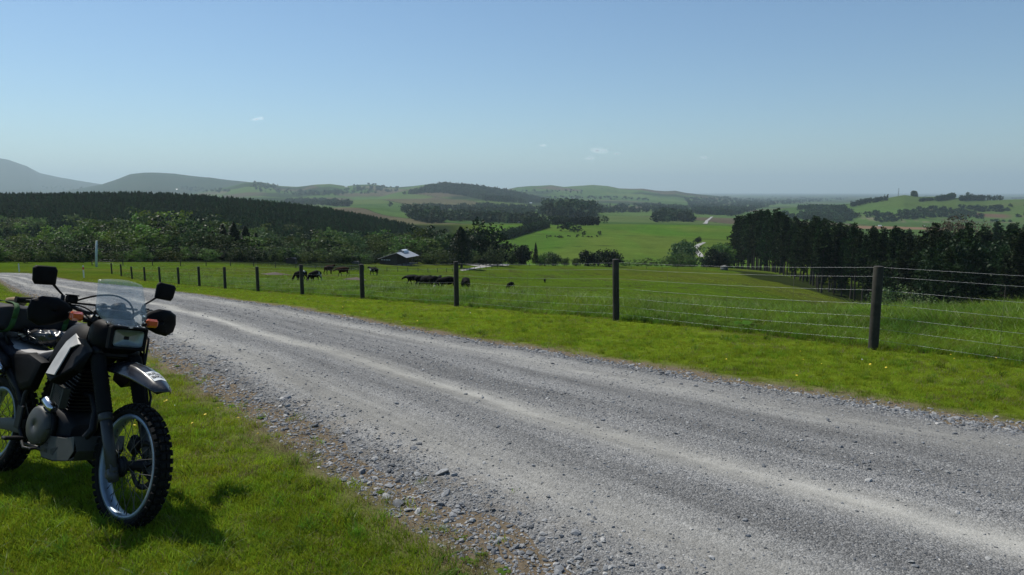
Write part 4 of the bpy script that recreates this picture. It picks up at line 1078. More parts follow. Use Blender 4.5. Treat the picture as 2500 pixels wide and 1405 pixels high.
# ---- far trees
def far_tree_mesh(seed, kind=0):
    r = np.random.default_rng(seed)
    if kind == 0: V, F = blob_crown(seed, 26, .28, (.42, .42, .42), 5, .13, .5, shell=.5)
    else: V, F = simple_conifer(seed, 1.0, .28, 130, .085)
    return mesh_np('far_tree', V, F, L_FARM)
FT = [far_tree_mesh(200 + i) for i in range(4)] + [far_tree_mesh(210 + i, 1) for i in range(3)]
fc_ = hidden_coll('far_bits', [bpy.data.objects.new('far_tree', me) for me in FT])
def inpoly(P, poly):
    x, y = P[:, 0], P[:, 1]; c = np.zeros(len(P), bool); n = len(poly)
    for i in range(n):
        (x1, y1), (x2, y2) = poly[i], poly[(i + 1) % n]
        if y1 == y2: continue
        c ^= ((y1 > y) != (y2 > y)) & (x < (x2 - x1) * (y - y1) / (y2 - y1) + x1)
    return c
def ray_many(PX, PY, near=300, far=40000, n=700):
    dx = (PX - 1250) / FPX; v = (702.5 - PY) / FPX; c, s = math.cos(THC), math.sin(THC); dy = c + v * s; dz = -s + v * c
    t = np.exp(np.linspace(math.log(near), math.log(far), n)); out_ = np.full(len(PX), np.nan)
    for k in range(0, len(PX), 400):
        sl_ = slice(k, k + 400); Xx = dx[sl_, None] * t; Yy = dy[sl_, None] * t; Zz = HC + dz[sl_, None] * t
        b_ = Zz < terr(Xx, Yy); i = b_.argmax(1); ok = b_[np.arange(len(i)), i]; tt_ = np.where(ok, (t[i] + t[np.maximum(i - 1, 0)]) / 2, np.nan); out_[sl_] = tt_
    x = dx * out_; y = dy * out_; m_ = ~np.isnan(x); x, y = x[m_], y[m_]; return np.stack([x, y, terr(x, y)], 1)
def wood(name, poly, n, h, conif=.3, near=300, gaps=None):
    bx = np.array(poly); P = np.stack([rng.uniform(bx[:, 0].min(), bx[:, 0].max(), n * 3), rng.uniform(bx[:, 1].min(), bx[:, 1].max(), n * 3)], 1); P = P[inpoly(P, poly)][:n]
    G = ray_many(P[:, 0], P[:, 1], near)
    if gaps: G = G[fbm(G[:, 0] / 95 + 2, G[:, 1] / 170, 3) > gaps]
    m = len(G); s = h * rng.uniform(.6, 1.25, m)
    idx = np.where(rng.random(m) < conif, rng.integers(4, 7, m), rng.integers(0, 4, m))
    return scatter(name, G - np.array([0, 0, .5]), np.stack([0 * s, 0 * s, rng.random(m) * 6.28], 1), np.stack([s * 1.2, s * 1.2, s], 1), idx, fc_)
wood('valley_woods', [(990,512),(1040,505),(1100,508),(1180,502),(1240,503),(1330,514),(1400,518),(1455,522),(1455,538),(1350,541),(1260,546),(1100,544),(1030,548)], 1100, 15, gaps=-.06)
wood('knoll_woods', [(1335,530),(1360,515),(1430,515),(1452,528),(1445,538),(1350,538)], 200, 34)
wood('plain_woods', [(1445,506),(1590,501),(1760,506),(1765,527),(1700,524),(1600,519),(1460,521)], 560, 16, gaps=-.12)
wood('hollow_woods', [(1592,532),(1620,520),(1668,526),(1690,544),(1600,544)], 90, 20)
wood('river_woods', [(1670,484),(1780,482),(2080,484),(2040,492),(1900,500),(1840,515),(1780,530),(1690,514)], 900, 17)
wood('bench_woods', [(700,489),(800,490),(860,498),(850,506),(760,502),(680,497)], 260, 15)
wood('hillside_forest', [(985,476),(1050,458),(1075,452),(1140,456),(1240,470),(1300,484),(1330,493),(1285,498),(1185,491),(1135,479),(1075,471)], 1500, 22, .7)
wood('slope_woods', [(985,516),(1015,512),(1050,520),(1080,548),(1030,545),(1000,530)], 110, 20)
wood('scarp_woods', [(2100,524),(2240,512),(2360,505),(2520,503),(2520,548),(2380,540),(2280,532),(2150,545)], 620, 9, .1, gaps=-.15)
wood('scarp_foot_woods', [(1900,512),(2060,512),(2095,530),(2060,548),(1980,540),(1900,530)], 380, 14, .4, gaps=-.1)
wood('hill_groves', [(600,455),(680,462),(760,470),(940,455),(975,468),(900,475),(760,480),(640,470)], 130, 17)
for k_, (a_, b_, n_, w_) in enumerate([((610,452),(680,455),40,6),((720,475),(850,470),60,5),((1265,470),(1420,470),30,4),((1420,484),(1590,488),45,3),((440,462),(560,468),60,5),((70,460),(200,462),60,4),((860,456),(975,462),70,8),((1740,497),(1860,500),50,5),((1330,487),(1420,484),40,5)]):
    wood('far_groves', [(a_[0],a_[1]-w_),(b_[0],b_[1]-w_),(b_[0],b_[1]+w_),(a_[0],a_[1]+w_)], n_, 16, near=900)
def belt(knots, h, label, sp=.35, conif=1.0):
    """a dense clipped-looking row of conifers"""
    K = [hit(*k_, near=300) for k_ in knots]; P = np.array([k_[:2] for k_ in K]); s = np.concatenate([[0], np.cumsum(np.hypot(*np.diff(P, axis=0).T))])
    n = int(s[-1] / (h * sp)) + 2; V_, F_ = [], []; nb = 0
    for i in range(n):
        u = s[-1] * (i + rnd.random() * .5) / n; x = np.interp(u, s, P[:, 0]); y = np.interp(u, s, P[:, 1])
        for k in range(2):
            me_seed = rnd.randrange(9999); hh_ = h * rnd.uniform(.8, 1.12); rr_ = h * .28
            Vb, Fb = blob_crown(me_seed, 14, h * .16, (rr_, rr_, hh_ * .42), 7, h * .09, hh_ * .5, shell=.6)
            V_.append(Vb + np.array([x + rnd.uniform(-1, 1) * h * .15, y + rnd.uniform(-1, 1) * h * .3, float(terr(x, y)) - .5])); F_.append(Fb + nb); nb += len(Vb)
    o = obj('shelterbelt', mesh_np('shelterbelt', np.concatenate(V_), np.concatenate(F_), L_FARM)); tag(o, label, 'hedge')
for kn, h_, lb in [([(1228,586),(1270,574),(1310,563),(1337,556)], 9, 'thick dark slanting shelterbelt on the near green hill'), ([(1283,551),(1331,549)], 12, 'left dark hedge of the row across the valley floor'), ([(1340,550),(1395,549)], 12, 'middle dark hedge of the row across the valley floor'), ([(1397,552),(1463,550)], 12, 'right dark hedge of the row across the valley floor'),
    ([(2078,505),(2120,497),(2168,490)], 20, 'long sloping shelterbelt at the left end of the tableland'), ([(2230,480),(2260,479),(2288,480)], 19, 'block of trees standing highest on the tableland skyline'), ([(2286,492),(2310,488),(2329,484)], 19, 'slanting tree row right of the skyline block'), ([(2245,493),(2278,490)], 12, 'short low tree row under the skyline block'),
    ([(2345,491),(2400,489),(2450,489)], 19, 'long level tree row on the tableland skyline'), ([(2470,486),(2560,484)], 20, 'tree row at the right edge of the tableland'), ([(1950,511),(2000,511),(2065,514)], 18, 'dark wooded strip below the sloping shelterbelt')]:
    belt(kn, h_, lb)
for i, (px, py, hh_, nm) in enumerate([(1372,566,11,'left tree of the dark pair on the near green hill'), (1390,566,12,'right tree of the dark pair on the near green hill'), (1402,568,6,'small round tree right of the dark pair'), (1411,569,8,'round tree farthest right beside the dark pair'), (952,506,22,'lone tall tree on the pale bench field'), (2365,486,26,'taller tree rising from the level skyline row'), (1478,547,12,'small tree past the end of the valley hedges'), (1426,577,5,'tiny thorn tree in the grazed field'), (1464,576,5,'low thorn tree beside the far herd')]):
    g = hit(px, py, near=300); V, F = blob_crown(400 + i, 30, .9, (2.6, 2.4, 2.4), 12, .4, 3.2); e = empty('tree', tuple(g), 0); e.scale = (hh_ / 6,) * 3; obj('crown', mesh_np('crown', V, F, L_FARM), e); obj('trunk', STEM[0], e); tag(e, nm, 'tree')

# ================================================================= motorcycle
def pbr(name, col, rough, metal=0.0, coat=0.0, spec=.5):
    m, nt, b = newmat(name); n = noise(nt, 60, 4, .6, tco(nt)); n2 = noise(nt, 9, 4, .7, tco(nt))
    lk(nt, ramp(nt, n2.outputs[0], [(.3, [q * .8 for q in col]), (.72, [min(1, q * 1.15 + .004) for q in col])]).outputs[0], b.inputs['Base Color'])
    lk(nt, math_(nt, 'MULTIPLY_ADD', n2.outputs[0], .25, rough - .08), b.inputs['Roughness'])
    b.inputs['Metallic'].default_value = metal; b.inputs['Coat Weight'].default_value = coat; b.inputs['Coat Roughness'].default_value = .08; b.inputs['Specular IOR Level'].default_value = spec
    bump(nt, n.outputs[0], .08, .002, b); return m
K_PLAS = pbr('black_plastic', (.003, .003, .004), .5, spec=.10)
K_GLOSS = pbr('glossy_black_paint', (.005, .005, .008), .24, 0, .5, spec=.4)
K_TANK = pbr('tank_plastic', (.003, .003, .004), .55, spec=.10)
K_RUB = pbr('rubber', (.006, .006, .006), .8, spec=.2)
K_MET = pbr('black_metal', (.007, .007, .008), .45, .2, spec=.3)
K_ALU = pbr('satin_alloy', (.075, .076, .072), .5, .5)
K_RIM = pbr('rim_alloy', (.22, .28, .34), .38, .6)
K_LEG = pbr('fork_alloy', (.050, .052, .050), .5, .4)
K_CHR = pbr('chrome', (.55, .58, .62), .14, 1.0)
K_ENG = pbr('engine_alloy', (.016, .017, .020), .55, .4, spec=.3)
K_SEAT = pbr('seat_vinyl', (.010, .010, .016), .55, spec=.3); K_SEAT2 = pbr('sunlit_seat_vinyl', (.33, .32, .31), .62)
K_PANEL = pbr('pale_grey_panel', (.42, .41, .39), .45)
K_BAG = pbr('black_bag_fabric', (.022, .021, .024), .65, spec=.3); K_SHINY = pbr('wet_look_bag', (.010, .010, .012), .22)
K_GREEN = pbr('green_webbing', (.02, .08, .010), .8); K_TAN = pbr('tan_fabric', (.22, .15, .07), .8)
m, nt_, b = newmat('amber_lens'); b.inputs['Base Color'].default_value = (.85, .13, .01, 1); b.inputs['Roughness'].default_value = .15; b.inputs['Transmission Weight'].default_value = .35; b.inputs['IOR'].default_value = 1.45; K_AMB = m
wv_ = nt_.nodes.new('ShaderNodeTexWave'); wv_.inputs['Scale'].default_value = 45; lk(nt_, tco(nt_), wv_.inputs['Vector']); bump(nt_, wv_.outputs[0], .5, .003, b)
m, nt_, b = newmat('lamp_glass'); b.inputs['Base Color'].default_value = (.85, .88, .88, 1); b.inputs['Roughness'].default_value = .06; b.inputs['Transmission Weight'].default_value = .92; b.inputs['IOR'].default_value = 1.3; K_LENS = m
m, nt_, b = newmat('clear_screen'); b.inputs['Base Color'].default_value = (.72, .78, .82, 1); b.inputs['Roughness'].default_value = .16; b.inputs['Specular IOR Level'].default_value = .7
tr_ = nt_.nodes.new('ShaderNodeBsdfTransparent'); tr_.inputs[0].default_value = (.93, .95, .96, 1); mx_ = nt_.nodes.new('ShaderNodeMixShader')
sc_ = noise(nt_, 25, 5, .8, tco(nt_)); lk(nt_, ramp(nt_, sc_.outputs[0], [(.35, .88), (.7, .76)]).outputs[0], mx_.inputs[0]); lk(nt_, b.outputs[0], mx_.inputs[1]); lk(nt_, tr_.outputs[0], mx_.inputs[2]); lk(nt_, mx_.outputs[0], nt_.nodes['Material Output'].inputs[0]); K_SCR = m
m, nt_, b = newmat('mirror_glass'); b.inputs['Base Color'].default_value = (.9, .9, .9, 1); b.inputs['Metallic'].default_value = 1; b.inputs['Roughness'].default_value = .02; K_MIR = m
m, nt_, b = newmat('lamp_cover'); b.inputs['Base Color'].default_value = (.02, .02, .02, 1); b.inputs['Roughness'].default_value = .03; tr_ = nt_.nodes.new('ShaderNodeBsdfTransparent'); mx_ = nt_.nodes.new('ShaderNodeMixShader'); mx_.inputs[0].default_value = .88; lk(nt_, b.outputs[0], mx_.inputs[1]); lk(nt_, tr_.outputs[0], mx_.inputs[2]); lk(nt_, mx_.outputs[0], nt_.nodes['Material Output'].inputs[0]); K_LAMP = m
K_BOWL = pbr('lamp_reflector', (.22, .26, .25), .16, .6)
K_WHITE = pbr('white_sticker', (.75, .77, .76), .5); K_INK = pbr('black_ink', (.01, .01, .012), .5)

BIKE = empty('motorcycle', (-2.782, 4.118, float(terr(-2.782, 4.118)) - .03))
BIKE.rotation_euler = (Matrix.Rotation(-.563, 3, 'Z') @ Matrix.Rotation(-.272, 3, 'X')).to_euler()
tag(BIKE, 'black adventure motorcycle with clear windscreen parked on its side stand on the grass', 'motorcycle')
_A = Vector((.855, 0, 0)); STM = Matrix.Translation(_A) @ Matrix.Rotation(-.053, 4, Vector((-.477, 0, .879))) @ Matrix.Translation(-_A)
def part(mb, name, mat, steer=False, parent=None, **k):
    o = mb.build(name, mat, parent or BIKE, **k)
    if steer and parent is None: o.matrix_local = STM
    return o
RK = .625
def fk(z, y=0.0): return (.745 - (z - .34) * RK, y, z)

def wheel(name, cx, R, rimr, tw, steer, knob):
    # hub is the part; tyre, rim, spokes and disc are its pieces
    hub = MB(); hub.ring((cx, 0, R), (0, 1, 0), [(.012, -.085), (.048, -.07), (.05, -.045), (.026, -.03), (.026, .03), (.036, .045), (.036, .07), (.012, .085)], 26)
    hub.cyl((cx, -.12, R), (cx, .12, R), .010)
    hub.ring((cx, 0, R), (0, 1, 0), [(.055, -.052), (.058, -.048), (.058, -.062), (.050, -.064)], 26)
    h = part(hub, name, K_ENG, steer)
    ty = MB(); ri, ro = rimr, R - .012; w_ = tw / 2
    ty.ring((cx, 0, R), (0, 1, 0), [(ri, -w_ * .55), (ri + .012, -w_ * .85), ((ri + ro) / 2, -w_), (ro - .012, -w_ * .86), (ro - .003, -w_ * .5), (ro, 0), (ro - .003, w_ * .5), (ro - .012, w_ * .86), ((ri + ro) / 2, w_), (ri + .012, w_ * .85), (ri, w_ * .55)], 72)
    n = knob
    for i in range(n):
        a = 2 * math.pi * i / n
        for (yy, rr2, ww, lean_, da) in ((-w_ * .80, ro - .010, .020, -.75, 0), (w_ * .80, ro - .010, .020, .75, 0), (-w_ * .28, ro + .001, .022, -.15, .5), (w_ * .28, ro + .001, .022, .15, .5)):
            aa = a + da * 2 * math.pi / n; ca, sa = math.cos(aa), math.sin(aa)
            rad = np.array([ca, 0, sa]); tan_ = np.array([-sa, 0, ca]); ax_ = np.array([0, 1, 0.])
            up = rad * math.cos(lean_) + ax_ * math.sin(lean_); side = ax_ * math.cos(lean_) - rad * math.sin(lean_)
            Rm = np.stack([tan_, side, up], 1); ty.box(np.array([cx, yy, R]) + rad * rr2 + up * .004, (.62 * 2 * math.pi * R / n, ww, .020), Rm, .002)
    part(ty, 'tyre', K_RUB, parent=h)
    rm = MB(); rw = tw * .36
    rm.ring((cx, 0, R), (0, 1, 0), [(rimr + .006, -rw), (rimr + .006, -rw + .005), (rimr - .008, -rw + .007), (rimr - .014, 0), (rimr - .008, rw - .007), (rimr + .006, rw - .005), (rimr + .006, rw), (rimr - .014, rw + .001), (rimr - .020, rw * .5), (rimr - .022, 0), (rimr - .020, -rw * .5), (rimr - .014, -rw - .001)], 80)
    part(rm, 'rim', K_RIM, parent=h)
    sp = MB()
    for i in range(36):
        a = 2 * math.pi * i / 36; s_ = 1 if i % 2 else -1; k = 1 if (i // 2) % 2 else -1; a2 = a + k * .62
        p0 = (cx + .042 * math.cos(a2), s_ * .045, R + .042 * math.sin(a2)); p1 = (cx + (rimr - .018) * math.cos(a), s_ * .004, R + (rimr - .018) * math.sin(a))
        sp.tube([p0, p1], .0017, 5, False); sp.tube([np.array(p1) * .93 + np.array(p0) * .07, p1], .0032, 5, False)
    part(sp, 'spokes', K_ALU, parent=h)
    dk = MB(); s_ = 1; rd = .135 if steer else .11; sy = s_ * .072 if steer else -.075
    dk.ring((cx, sy, R), (0, 1, 0), [(rd, -.002), (rd, .002), (rd - .032, .002), (rd - .032, -.002)], 48)
    for i in range(6):
        a = i * math.pi / 3; dk.tube([(cx + .04 * math.cos(a), sy, R + .04 * math.sin(a)), (cx + (rd - .02) * math.cos(a + .35), sy, R + (rd - .02) * math.sin(a + .35))], .006, 5)
    part(dk, 'brake_disc', K_MET, parent=h)
    return h
wheel('front_wheel', .745, .340, .278, .086, True, 46)
wheel('rear_wheel', -.745, .325, .232, .118, False, 40)

# fork
for sy in (-1, 1):
    y = sy * .105; mb = MB()
    mb.tube([fk(.275, y), fk(.33, y)], [.026, .030], 14); mb.tube([fk(.33, y), fk(.565, y)], [.029, .0305], 18); mb.tube([fk(.565, y), fk(.572, y), fk(.600, y), fk(.604, y)], [.031, .036, .036, .031], 18)
    ax_ = np.array(fk(.335, y)); mb.cyl(ax_ + np.array([.0, -sy * .03, 0]), ax_ + np.array([.0, sy * .022, 0]), .027, n=16); mb.box(np.array(fk(.31, y)) + np.array([-.01, 0, 0]), (.07, .05, .075), None, .015)
    leg = part(mb, 'fork_leg', K_LEG, True)
    mb = MB(); zz = np.linspace(.602, .90, 38); mb.tube([fk(q_, y) for q_ in zz], [.037 + .004 * (i % 2) + .004 * (q_ - .6) for i, q_ in enumerate(zz)], 18); part(mb, 'gaiter', K_RUB, parent=leg)
    mb = MB(); mb.tube([fk(.90, y), fk(1.125, y)], .0215, 18); part(mb, 'upper_tube', K_CHR, parent=leg)
mb = MB(); 
for z_ in (.925, 1.095):
    a_ = np.array(fk(z_)); mb.box(a_ + np.array([-.03, 0, 0]), (.09, .20, .035), Matrix.Rotation(.55, 3, 'Y'), .012)
    for sy in (-1, 1): mb.cyl(np.array(fk(z_ - .02, sy * .105)), np.array(fk(z_ + .02, sy * .105)), .034, n=16)
mb.cyl((.235, 0, .92), (.16, 0, 1.08), .03); part(mb, 'fork_clamp', K_MET, True)
mb = MB(); mb.box(np.array(fk(.39, .07)) + np.array([-.09, 0, .04]), (.09, .05, .10), Matrix.Rotation(.4, 3, 'Y'), .015); mb.tube([fk(.40, .09), (.66, .10, .52), (.60, .13, .70), (.47, .135, .86), (.42, .16, 1.02), (.30, .15, 1.10)], .007, 8); part(mb, 'brake_caliper', K_MET, True)

# front mudguard
_fx = [.30, .40, .50, .60, .70, .78, .86, .92, .965, .985]; _fz = [.835, .868, .890, .898, .890, .872, .848, .824, .802, .786]; _fw = [.050, .066, .080, .086, .084, .080, .074, .065, .052, .036]; _fd = [.02, .035, .055, .065, .062, .055, .044, .032, .020, .012]
def fend(x, v, off=0.0):
    """v -1..1 across the mudguard"""
    w_ = np.interp(x, _fx, _fw); z_ = np.interp(x, _fx, _fz); d_ = np.interp(x, _fx, _fd); a = abs(v)
    drop = d_ * (a ** 2.6) - .006 * float(np.interp(x, [.8, .95], [1, 0])) * math.exp(-((a - .52) / .10) ** 2) + .010 * a
    return (x - .045 * v * v * max(0, (x - .90) / .085), v * w_ * (1 - .06 * a ** 4), z_ - drop + off)
mb = MB(); secs = []
for x in np.linspace(.30, .985, 40): secs.append([fend(x, v) for v in np.linspace(-1, 1, 23)])
mb.loft(secs, False, True, False); fg = part(mb, 'front_mudguard', K_GLOSS, True, solid=.004)
# speckled dust on it
# sticker with its two words
def on_fender(P2, off): return [fend(.842 + p[0], -.10 + p[1], off) for p in P2]
mb = MB(); gx_ = np.linspace(-.048, .052, 9); gy_ = np.linspace(-.50, .52, 9)
V_ = [fend(.842 + a_, c_, .0042) for a_ in gx_ for c_ in gy_]; F_ = [(i * 9 + j, i * 9 + j + 1, (i + 1) * 9 + j + 1, (i + 1) * 9 + j) for i in range(8) for j in range(8)]
mb.add(V_, F_, True); part(mb, 'sticker', K_WHITE, parent=fg, bev=0)
def words(lines, parent, put, mat, nm='lettering'):
    VV, FF, n0 = [], [], 0
    for txt, size, cx_, cy_ in lines:
        cu = bpy.data.curves.new('t', 'FONT'); cu.body = txt; cu.size = size; cu.align_x = 'CENTER'; cu.align_y = 'CENTER'; cu.offset = size * .02; to = bpy.data.objects.new('t', cu); COL.objects.link(to)
        me = bpy.data.meshes.new_from_object(to.evaluated_get(bpy.context.evaluated_depsgraph_get())); bm_v = [(v.co.x + cx_, v.co.y + cy_) for v in me.vertices]
        VV += [put(*p) for p in bm_v]; FF += [[i + n0 for i in f.vertices] for f in me.polygons]; n0 += len(bm_v); bpy.data.objects.remove(to); bpy.data.meshes.remove(me)
    me = bpy.data.meshes.new(nm); me.from_pydata(VV, [], FF); me.materials.append(mat); o = obj(nm, me, parent); return o
# reading direction runs across the mudguard, top of letters towards the rider
words([("RIDE", .034, 0, .018), ("BIKE", .034, 0, -.017), ("_", .03, 0, .052)], fg, lambda u, v: fend(.845 - v, u / .075, .0062), K_INK)

# headlight cowl, lamp, screen
def ringsec(x, y0, y1, z0, z1, r=.25, n=20):
    P = []
    for k in range(n):
        t_ = 2 * math.pi * k / n; c_, s_ = math.cos(t_), math.sin(t_); e_ = .55
        P.append((x, (y0 + y1) / 2 + (y1 - y0) / 2 * math.copysign(abs(c_) ** e_, c_), (z0 + z1) / 2 + (z1 - z0) / 2 * math.copysign(abs(s_) ** e_, s_)))
    return P
mb = MB(); mb.loft([ringsec(.24, -.10, .10, .95, 1.10), ringsec(.30, -.135, .135, .925, 1.115), ringsec(.37, -.140, .140, .915, 1.125), ringsec(.42, -.122, .122, .93, 1.105), ringsec(.462, -.100, .100, .955, 1.085)]); part(mb, 'headlight_cowl', K_PLAS, True)
mb = MB(); mb.loft([[(x_, y_, 1.022 + z_) for y_, z_ in [(a_ * math.copysign(abs(math.cos(t_)) ** .28, math.cos(t_)), b_ * math.copysign(abs(math.sin(t_)) ** .28, math.sin(t_))) for t_ in np.linspace(0, 2 * math.pi, 28, endpoint=False)]] for x_, a_, b_ in ((.494, .087, .049), (.488, .084, .047), (.480, .070, .038), (.473, .046, .026), (.469, .016, .010))], False); hl = part(mb, 'headlight', K_BOWL, True)
mb = MB(); mb.loft([[(.496 + .004 * (1 - abs(u)), .085 * u, 1.022 + .047 * v_) for u in np.linspace(-1, 1, 13)] for v_ in np.linspace(-1, 1, 5)], False, True, False); part(mb, 'lens', K_LAMP, parent=hl)
mb = MB(); 
for s_ in (-1, 1): mb.box((.478, s_ * .099, 1.02), (.045, .018, .13), None, .006)
mb.box((.478, 0, 1.082), (.045, .21, .018), None, .006); mb.box((.478, 0, .962), (.045, .20, .018), None, .006); part(mb, 'headlight_surround', K_PLAS, True)
mb = MB(); rows = 14; cols = 17; secs = []
for i in range(rows):
    t_ = i / (rows - 1); ys = np.interp(t_, [0, .12, .25, 1], [.118, .145, .152, .132]); row = []
    for j in range(cols):
        v = -1 + 2 * j / (cols - 1); y = v * ys; zb = 1.083 + .255 * t_ + (.018 * (1 - v * v) * t_) + (1 - t_) * .035 * abs(v) ** 3; x = (.508 - .165 * t_) - (.115 - .07 * t_) * abs(v) ** 1.25
        row.append((x, y, zb))
    secs.append(row)
mb.loft(secs, False, True, False); ws = part(mb, 'windscreen', K_SCR, True, solid=.003)
mb = MB()
for (y, z) in ((-.138, 1.165), (-.142, 1.130), (-.10, 1.100), (-.055, 1.092), (.05, 1.092), (.085, 1.097), (.125, 1.118), (.135, 1.155)):
    v = y / .145; t_ = (z - 1.083) / .255; x = (.508 - .165 * t_) - (.115 - .07 * t_) * min(1, abs(v)) ** 1.25; mb = MB(); mb.cyl((x - .01, y, z), (x + .010, y, z), .0055, n=10); part(mb, 'screw', K_CHR, parent=ws)


# handlebar and what sits on it
bar = [(.075, -.43, 1.165), (.11, -.33, 1.178), (.155, -.24, 1.185), (.20, -.13, 1.135), (.205, 0, 1.130), (.20, .13, 1.135), (.155, .24, 1.185), (.11, .33, 1.178), (.075, .43, 1.165)]
P_ = np.array(bar); tt_ = np.linspace(0, 8, 60); Pb = np.stack([np.interp(tt_, range(9), P_[:, i]) for i in range(3)], 1); Pb[2:-2] = (Pb[:-4] + Pb[1:-3] + Pb[2:-2] + Pb[3:-1] + Pb[4:]) / 5
mb = MB(); mb.tube(Pb, .0112, 12); mb.tube([(.16, -.2, 1.185), (.16, .2, 1.185)], .007, 10); mb.box((.19, 0, 1.12), (.05, .09, .05), None, .01); hb = part(mb, 'handlebar', K_MET, True)
for s_ in (-1, 1):
    mb = MB(); zz = np.linspace(0, 1, 22); a_, b_ = np.array([.075, s_ * .435, 1.165]), np.array([.112, s_ * .315, 1.178]); mb.tube([a_ + (b_ - a_) * q_ for q_ in zz], [.0165 + .0012 * (i % 2) for i in range(22)], 14); mb.cyl(a_, a_ + np.array([0, s_ * .012, 0]), .019)
    part(mb, 'grip', K_RUB, True)
    # lever and switch block
    mb = MB(); mb.box((.14, s_ * .262, 1.176), (.04, .05, .05), None, .008); mb.tube([(.16, s_ * .25, 1.18), (.175, s_ * .30, 1.18), (.165, s_ * .38, 1.172), (.15, s_ * .425, 1.168)], [.008, .006, .005, .006], 8); part(mb, 'lever', K_MET, True)
    # hand guard
    prof = [(.215, 1.095), (.205, 1.150), (.245, 1.185), (.30, 1.207), (.375, 1.205), (.425, 1.180), (.437, 1.12), (.425, 1.068), (.375, 1.038), (.31, 1.048), (.255, 1.07)]
    mb = MB(); R0 = [(.235 - .35 * (p[0] - .31) ** 2 * 8 * .35, s_ * p[0], p[1]) for p in prof]; cyz = (.32, 1.125)
    secs = []
    for k_, (sc_k, dx) in enumerate(((1, -.012), (1, 0), (.86, .018), (.55, .030), (.15, .034))):
        secs.append([(q_[0] + dx, s_ * (cyz[0] + (abs(q_[1]) - cyz[0]) * sc_k), cyz[1] + (q_[2] - cyz[1]) * sc_k) for q_ in R0])
    mb.loft(secs); part(mb, 'hand_guard', K_PLAS, True, bev=.003)
    # mirror
    mb = MB(); mb.tube([(.15, s_ * .235, 1.175), (.155, s_ * .242, 1.222)], .011, 10); mb.tube([(.155, s_ * .242, 1.222), (.158, s_ * .268, 1.243), (.162, s_ * .300, 1.272), (.165, s_ * .318, 1.292)], [.0055, .006, .0075, .010], 10)
    st_ = part(mb, 'mirror', K_MET, True)
    mb = MB(); cy_, cz_ = s_ * .358, 1.322; out_ = [(-.058, -.050), (-.064, .030), (-.052, .052), (.048, .054), (.064, .040), (.062, -.030), (.050, -.052), (-.048, -.056)]
    tl = -.10 * s_
    def mr(u, v): return (cy_ + s_ * u * math.cos(tl * s_) - v * math.sin(tl) * 1, cz_ + v * math.cos(tl) + u * math.sin(tl * s_) * 1)
    secs = []
    for sc_k, dx in ((.93, -.012), (1, -.008), (1, .004), (.9, .014), (.5, .020)):
        secs.append([(.166 + dx,) + mr(u * sc_k, v * sc_k) for u, v in out_])
    mb.loft(secs); part(mb, 'mirror_head', K_PLAS, parent=st_, bev=.004)
    mb = MB(); mb.add([(.1525,) + mr(u * .9, v * .9) for u, v in out_], [list(range(8))], False); part(mb, 'mirror_glass', K_MIR, parent=st_)
    # indicator
    mb = MB(); mb.cyl((.32, s_ * .135, 1.085), (.315, s_ * .19, 1.108), .009); mb.box((.29, s_ * .222, 1.115), (.03, .070, .048), None, .010); ind = part(mb, 'indicator', K_PLAS, True)
    mb = MB(); mb.box((.315, s_ * .222, 1.115), (.034, .074, .052), None, .012); part(mb, 'amber_lens', K_AMB, parent=ind)
mb = MB(); mb.box((.175, -.20, 1.205), (.05, .055, .042), None, .008); mb.box((.175, -.20, 1.228), (.054, .059, .008), None, .003); part(mb, 'brake_reservoir', K_PLAS, True)
mb = MB(); mb.box((.27, .0, 1.135), (.08, .22, .07), Matrix.Rotation(-.5, 3, 'Y'), .02); mb.cyl((.24, .05, 1.16), (.215, .05, 1.195), .042, n=20); mb.cyl((.24, -.05, 1.155), (.218, -.05, 1.185), .032, n=20); part(mb, 'instrument_cluster', K_PLAS, True)
mb = MB()
def cable(pts, r=.0045):
    P = np.array(pts, float); t_ = np.linspace(0, len(P) - 1, 26); Q = np.stack([np.interp(t_, range(len(P)), P[:, i]) for i in range(3)], 1)
    for _ in range(3): Q[1:-1] = (Q[:-2] + Q[1:-1] * 2 + Q[2:]) / 4
    mb.tube(Q, r, 6)
cable([(.17, -.17, 1.20), (.24, -.10, 1.245), (.30, -.02, 1.262), (.34, .05, 1.235), (.35, .09, 1.16), (.30, .09, 1.08), (.2, .06, 1.0)], .006)
cable([(.15, -.25, 1.17), (.25, -.17, 1.175), (.30, -.10, 1.13), (.28, -.05, 1.05), (.15, -.04, .95)]); cable([(.15, -.25, 1.16), (.27, -.19, 1.155), (.29, -.12, 1.09), (.2, -.09, .98)]); cable([(.15, .25, 1.17), (.27, .17, 1.18), (.3, .08, 1.12), (.2, .05, 1.0)])
cable([(.36, .11, 1.05), (.43, .135, .97), (.47, .13, .88), (.53, .12, .80), (.60, .11, .70), (.66, .11, .55)], .006)
part(mb, 'cables', K_RUB, True)

# frame and engine
mb = MB(); t1 = .019
mb.tube([(.20, 0, 1.02), (.26, 0, .90), (.33, 0, .62), (.36, 0, .44)], .022, 12); mb.tube([(.20, 0, .98), (-.05, 0, .92), (-.22, 0, .84)], .022, 12)
for s_ in (-1, 1):
    mb.tube([(.355, 0, .46), (.36, s_ * .05, .38), (.30, s_ * .10, .31), (.10, s_ * .11, .295), (-.20, s_ * .12, .30), (-.30, s_ * .125, .40), (-.30, s_ * .12, .58), (-.20, s_ * .09, .80), (-.1, s_ * .05, .90)], t1 * .75, 10)
    mb.tube([(-.22, s_ * .09, .80), (-.55, s_ * .12, .82), (-.95, s_ * .12, .88)], .012, 10); mb.tube([(-.30, s_ * .125, .50), (-.55, s_ * .125, .66), (-.80, s_ * .12, .85)], .011, 10); mb.box((-.29, s_ * .13, .44), (.07, .02, .14), None, .006)
part(mb, 'frame', K_MET)
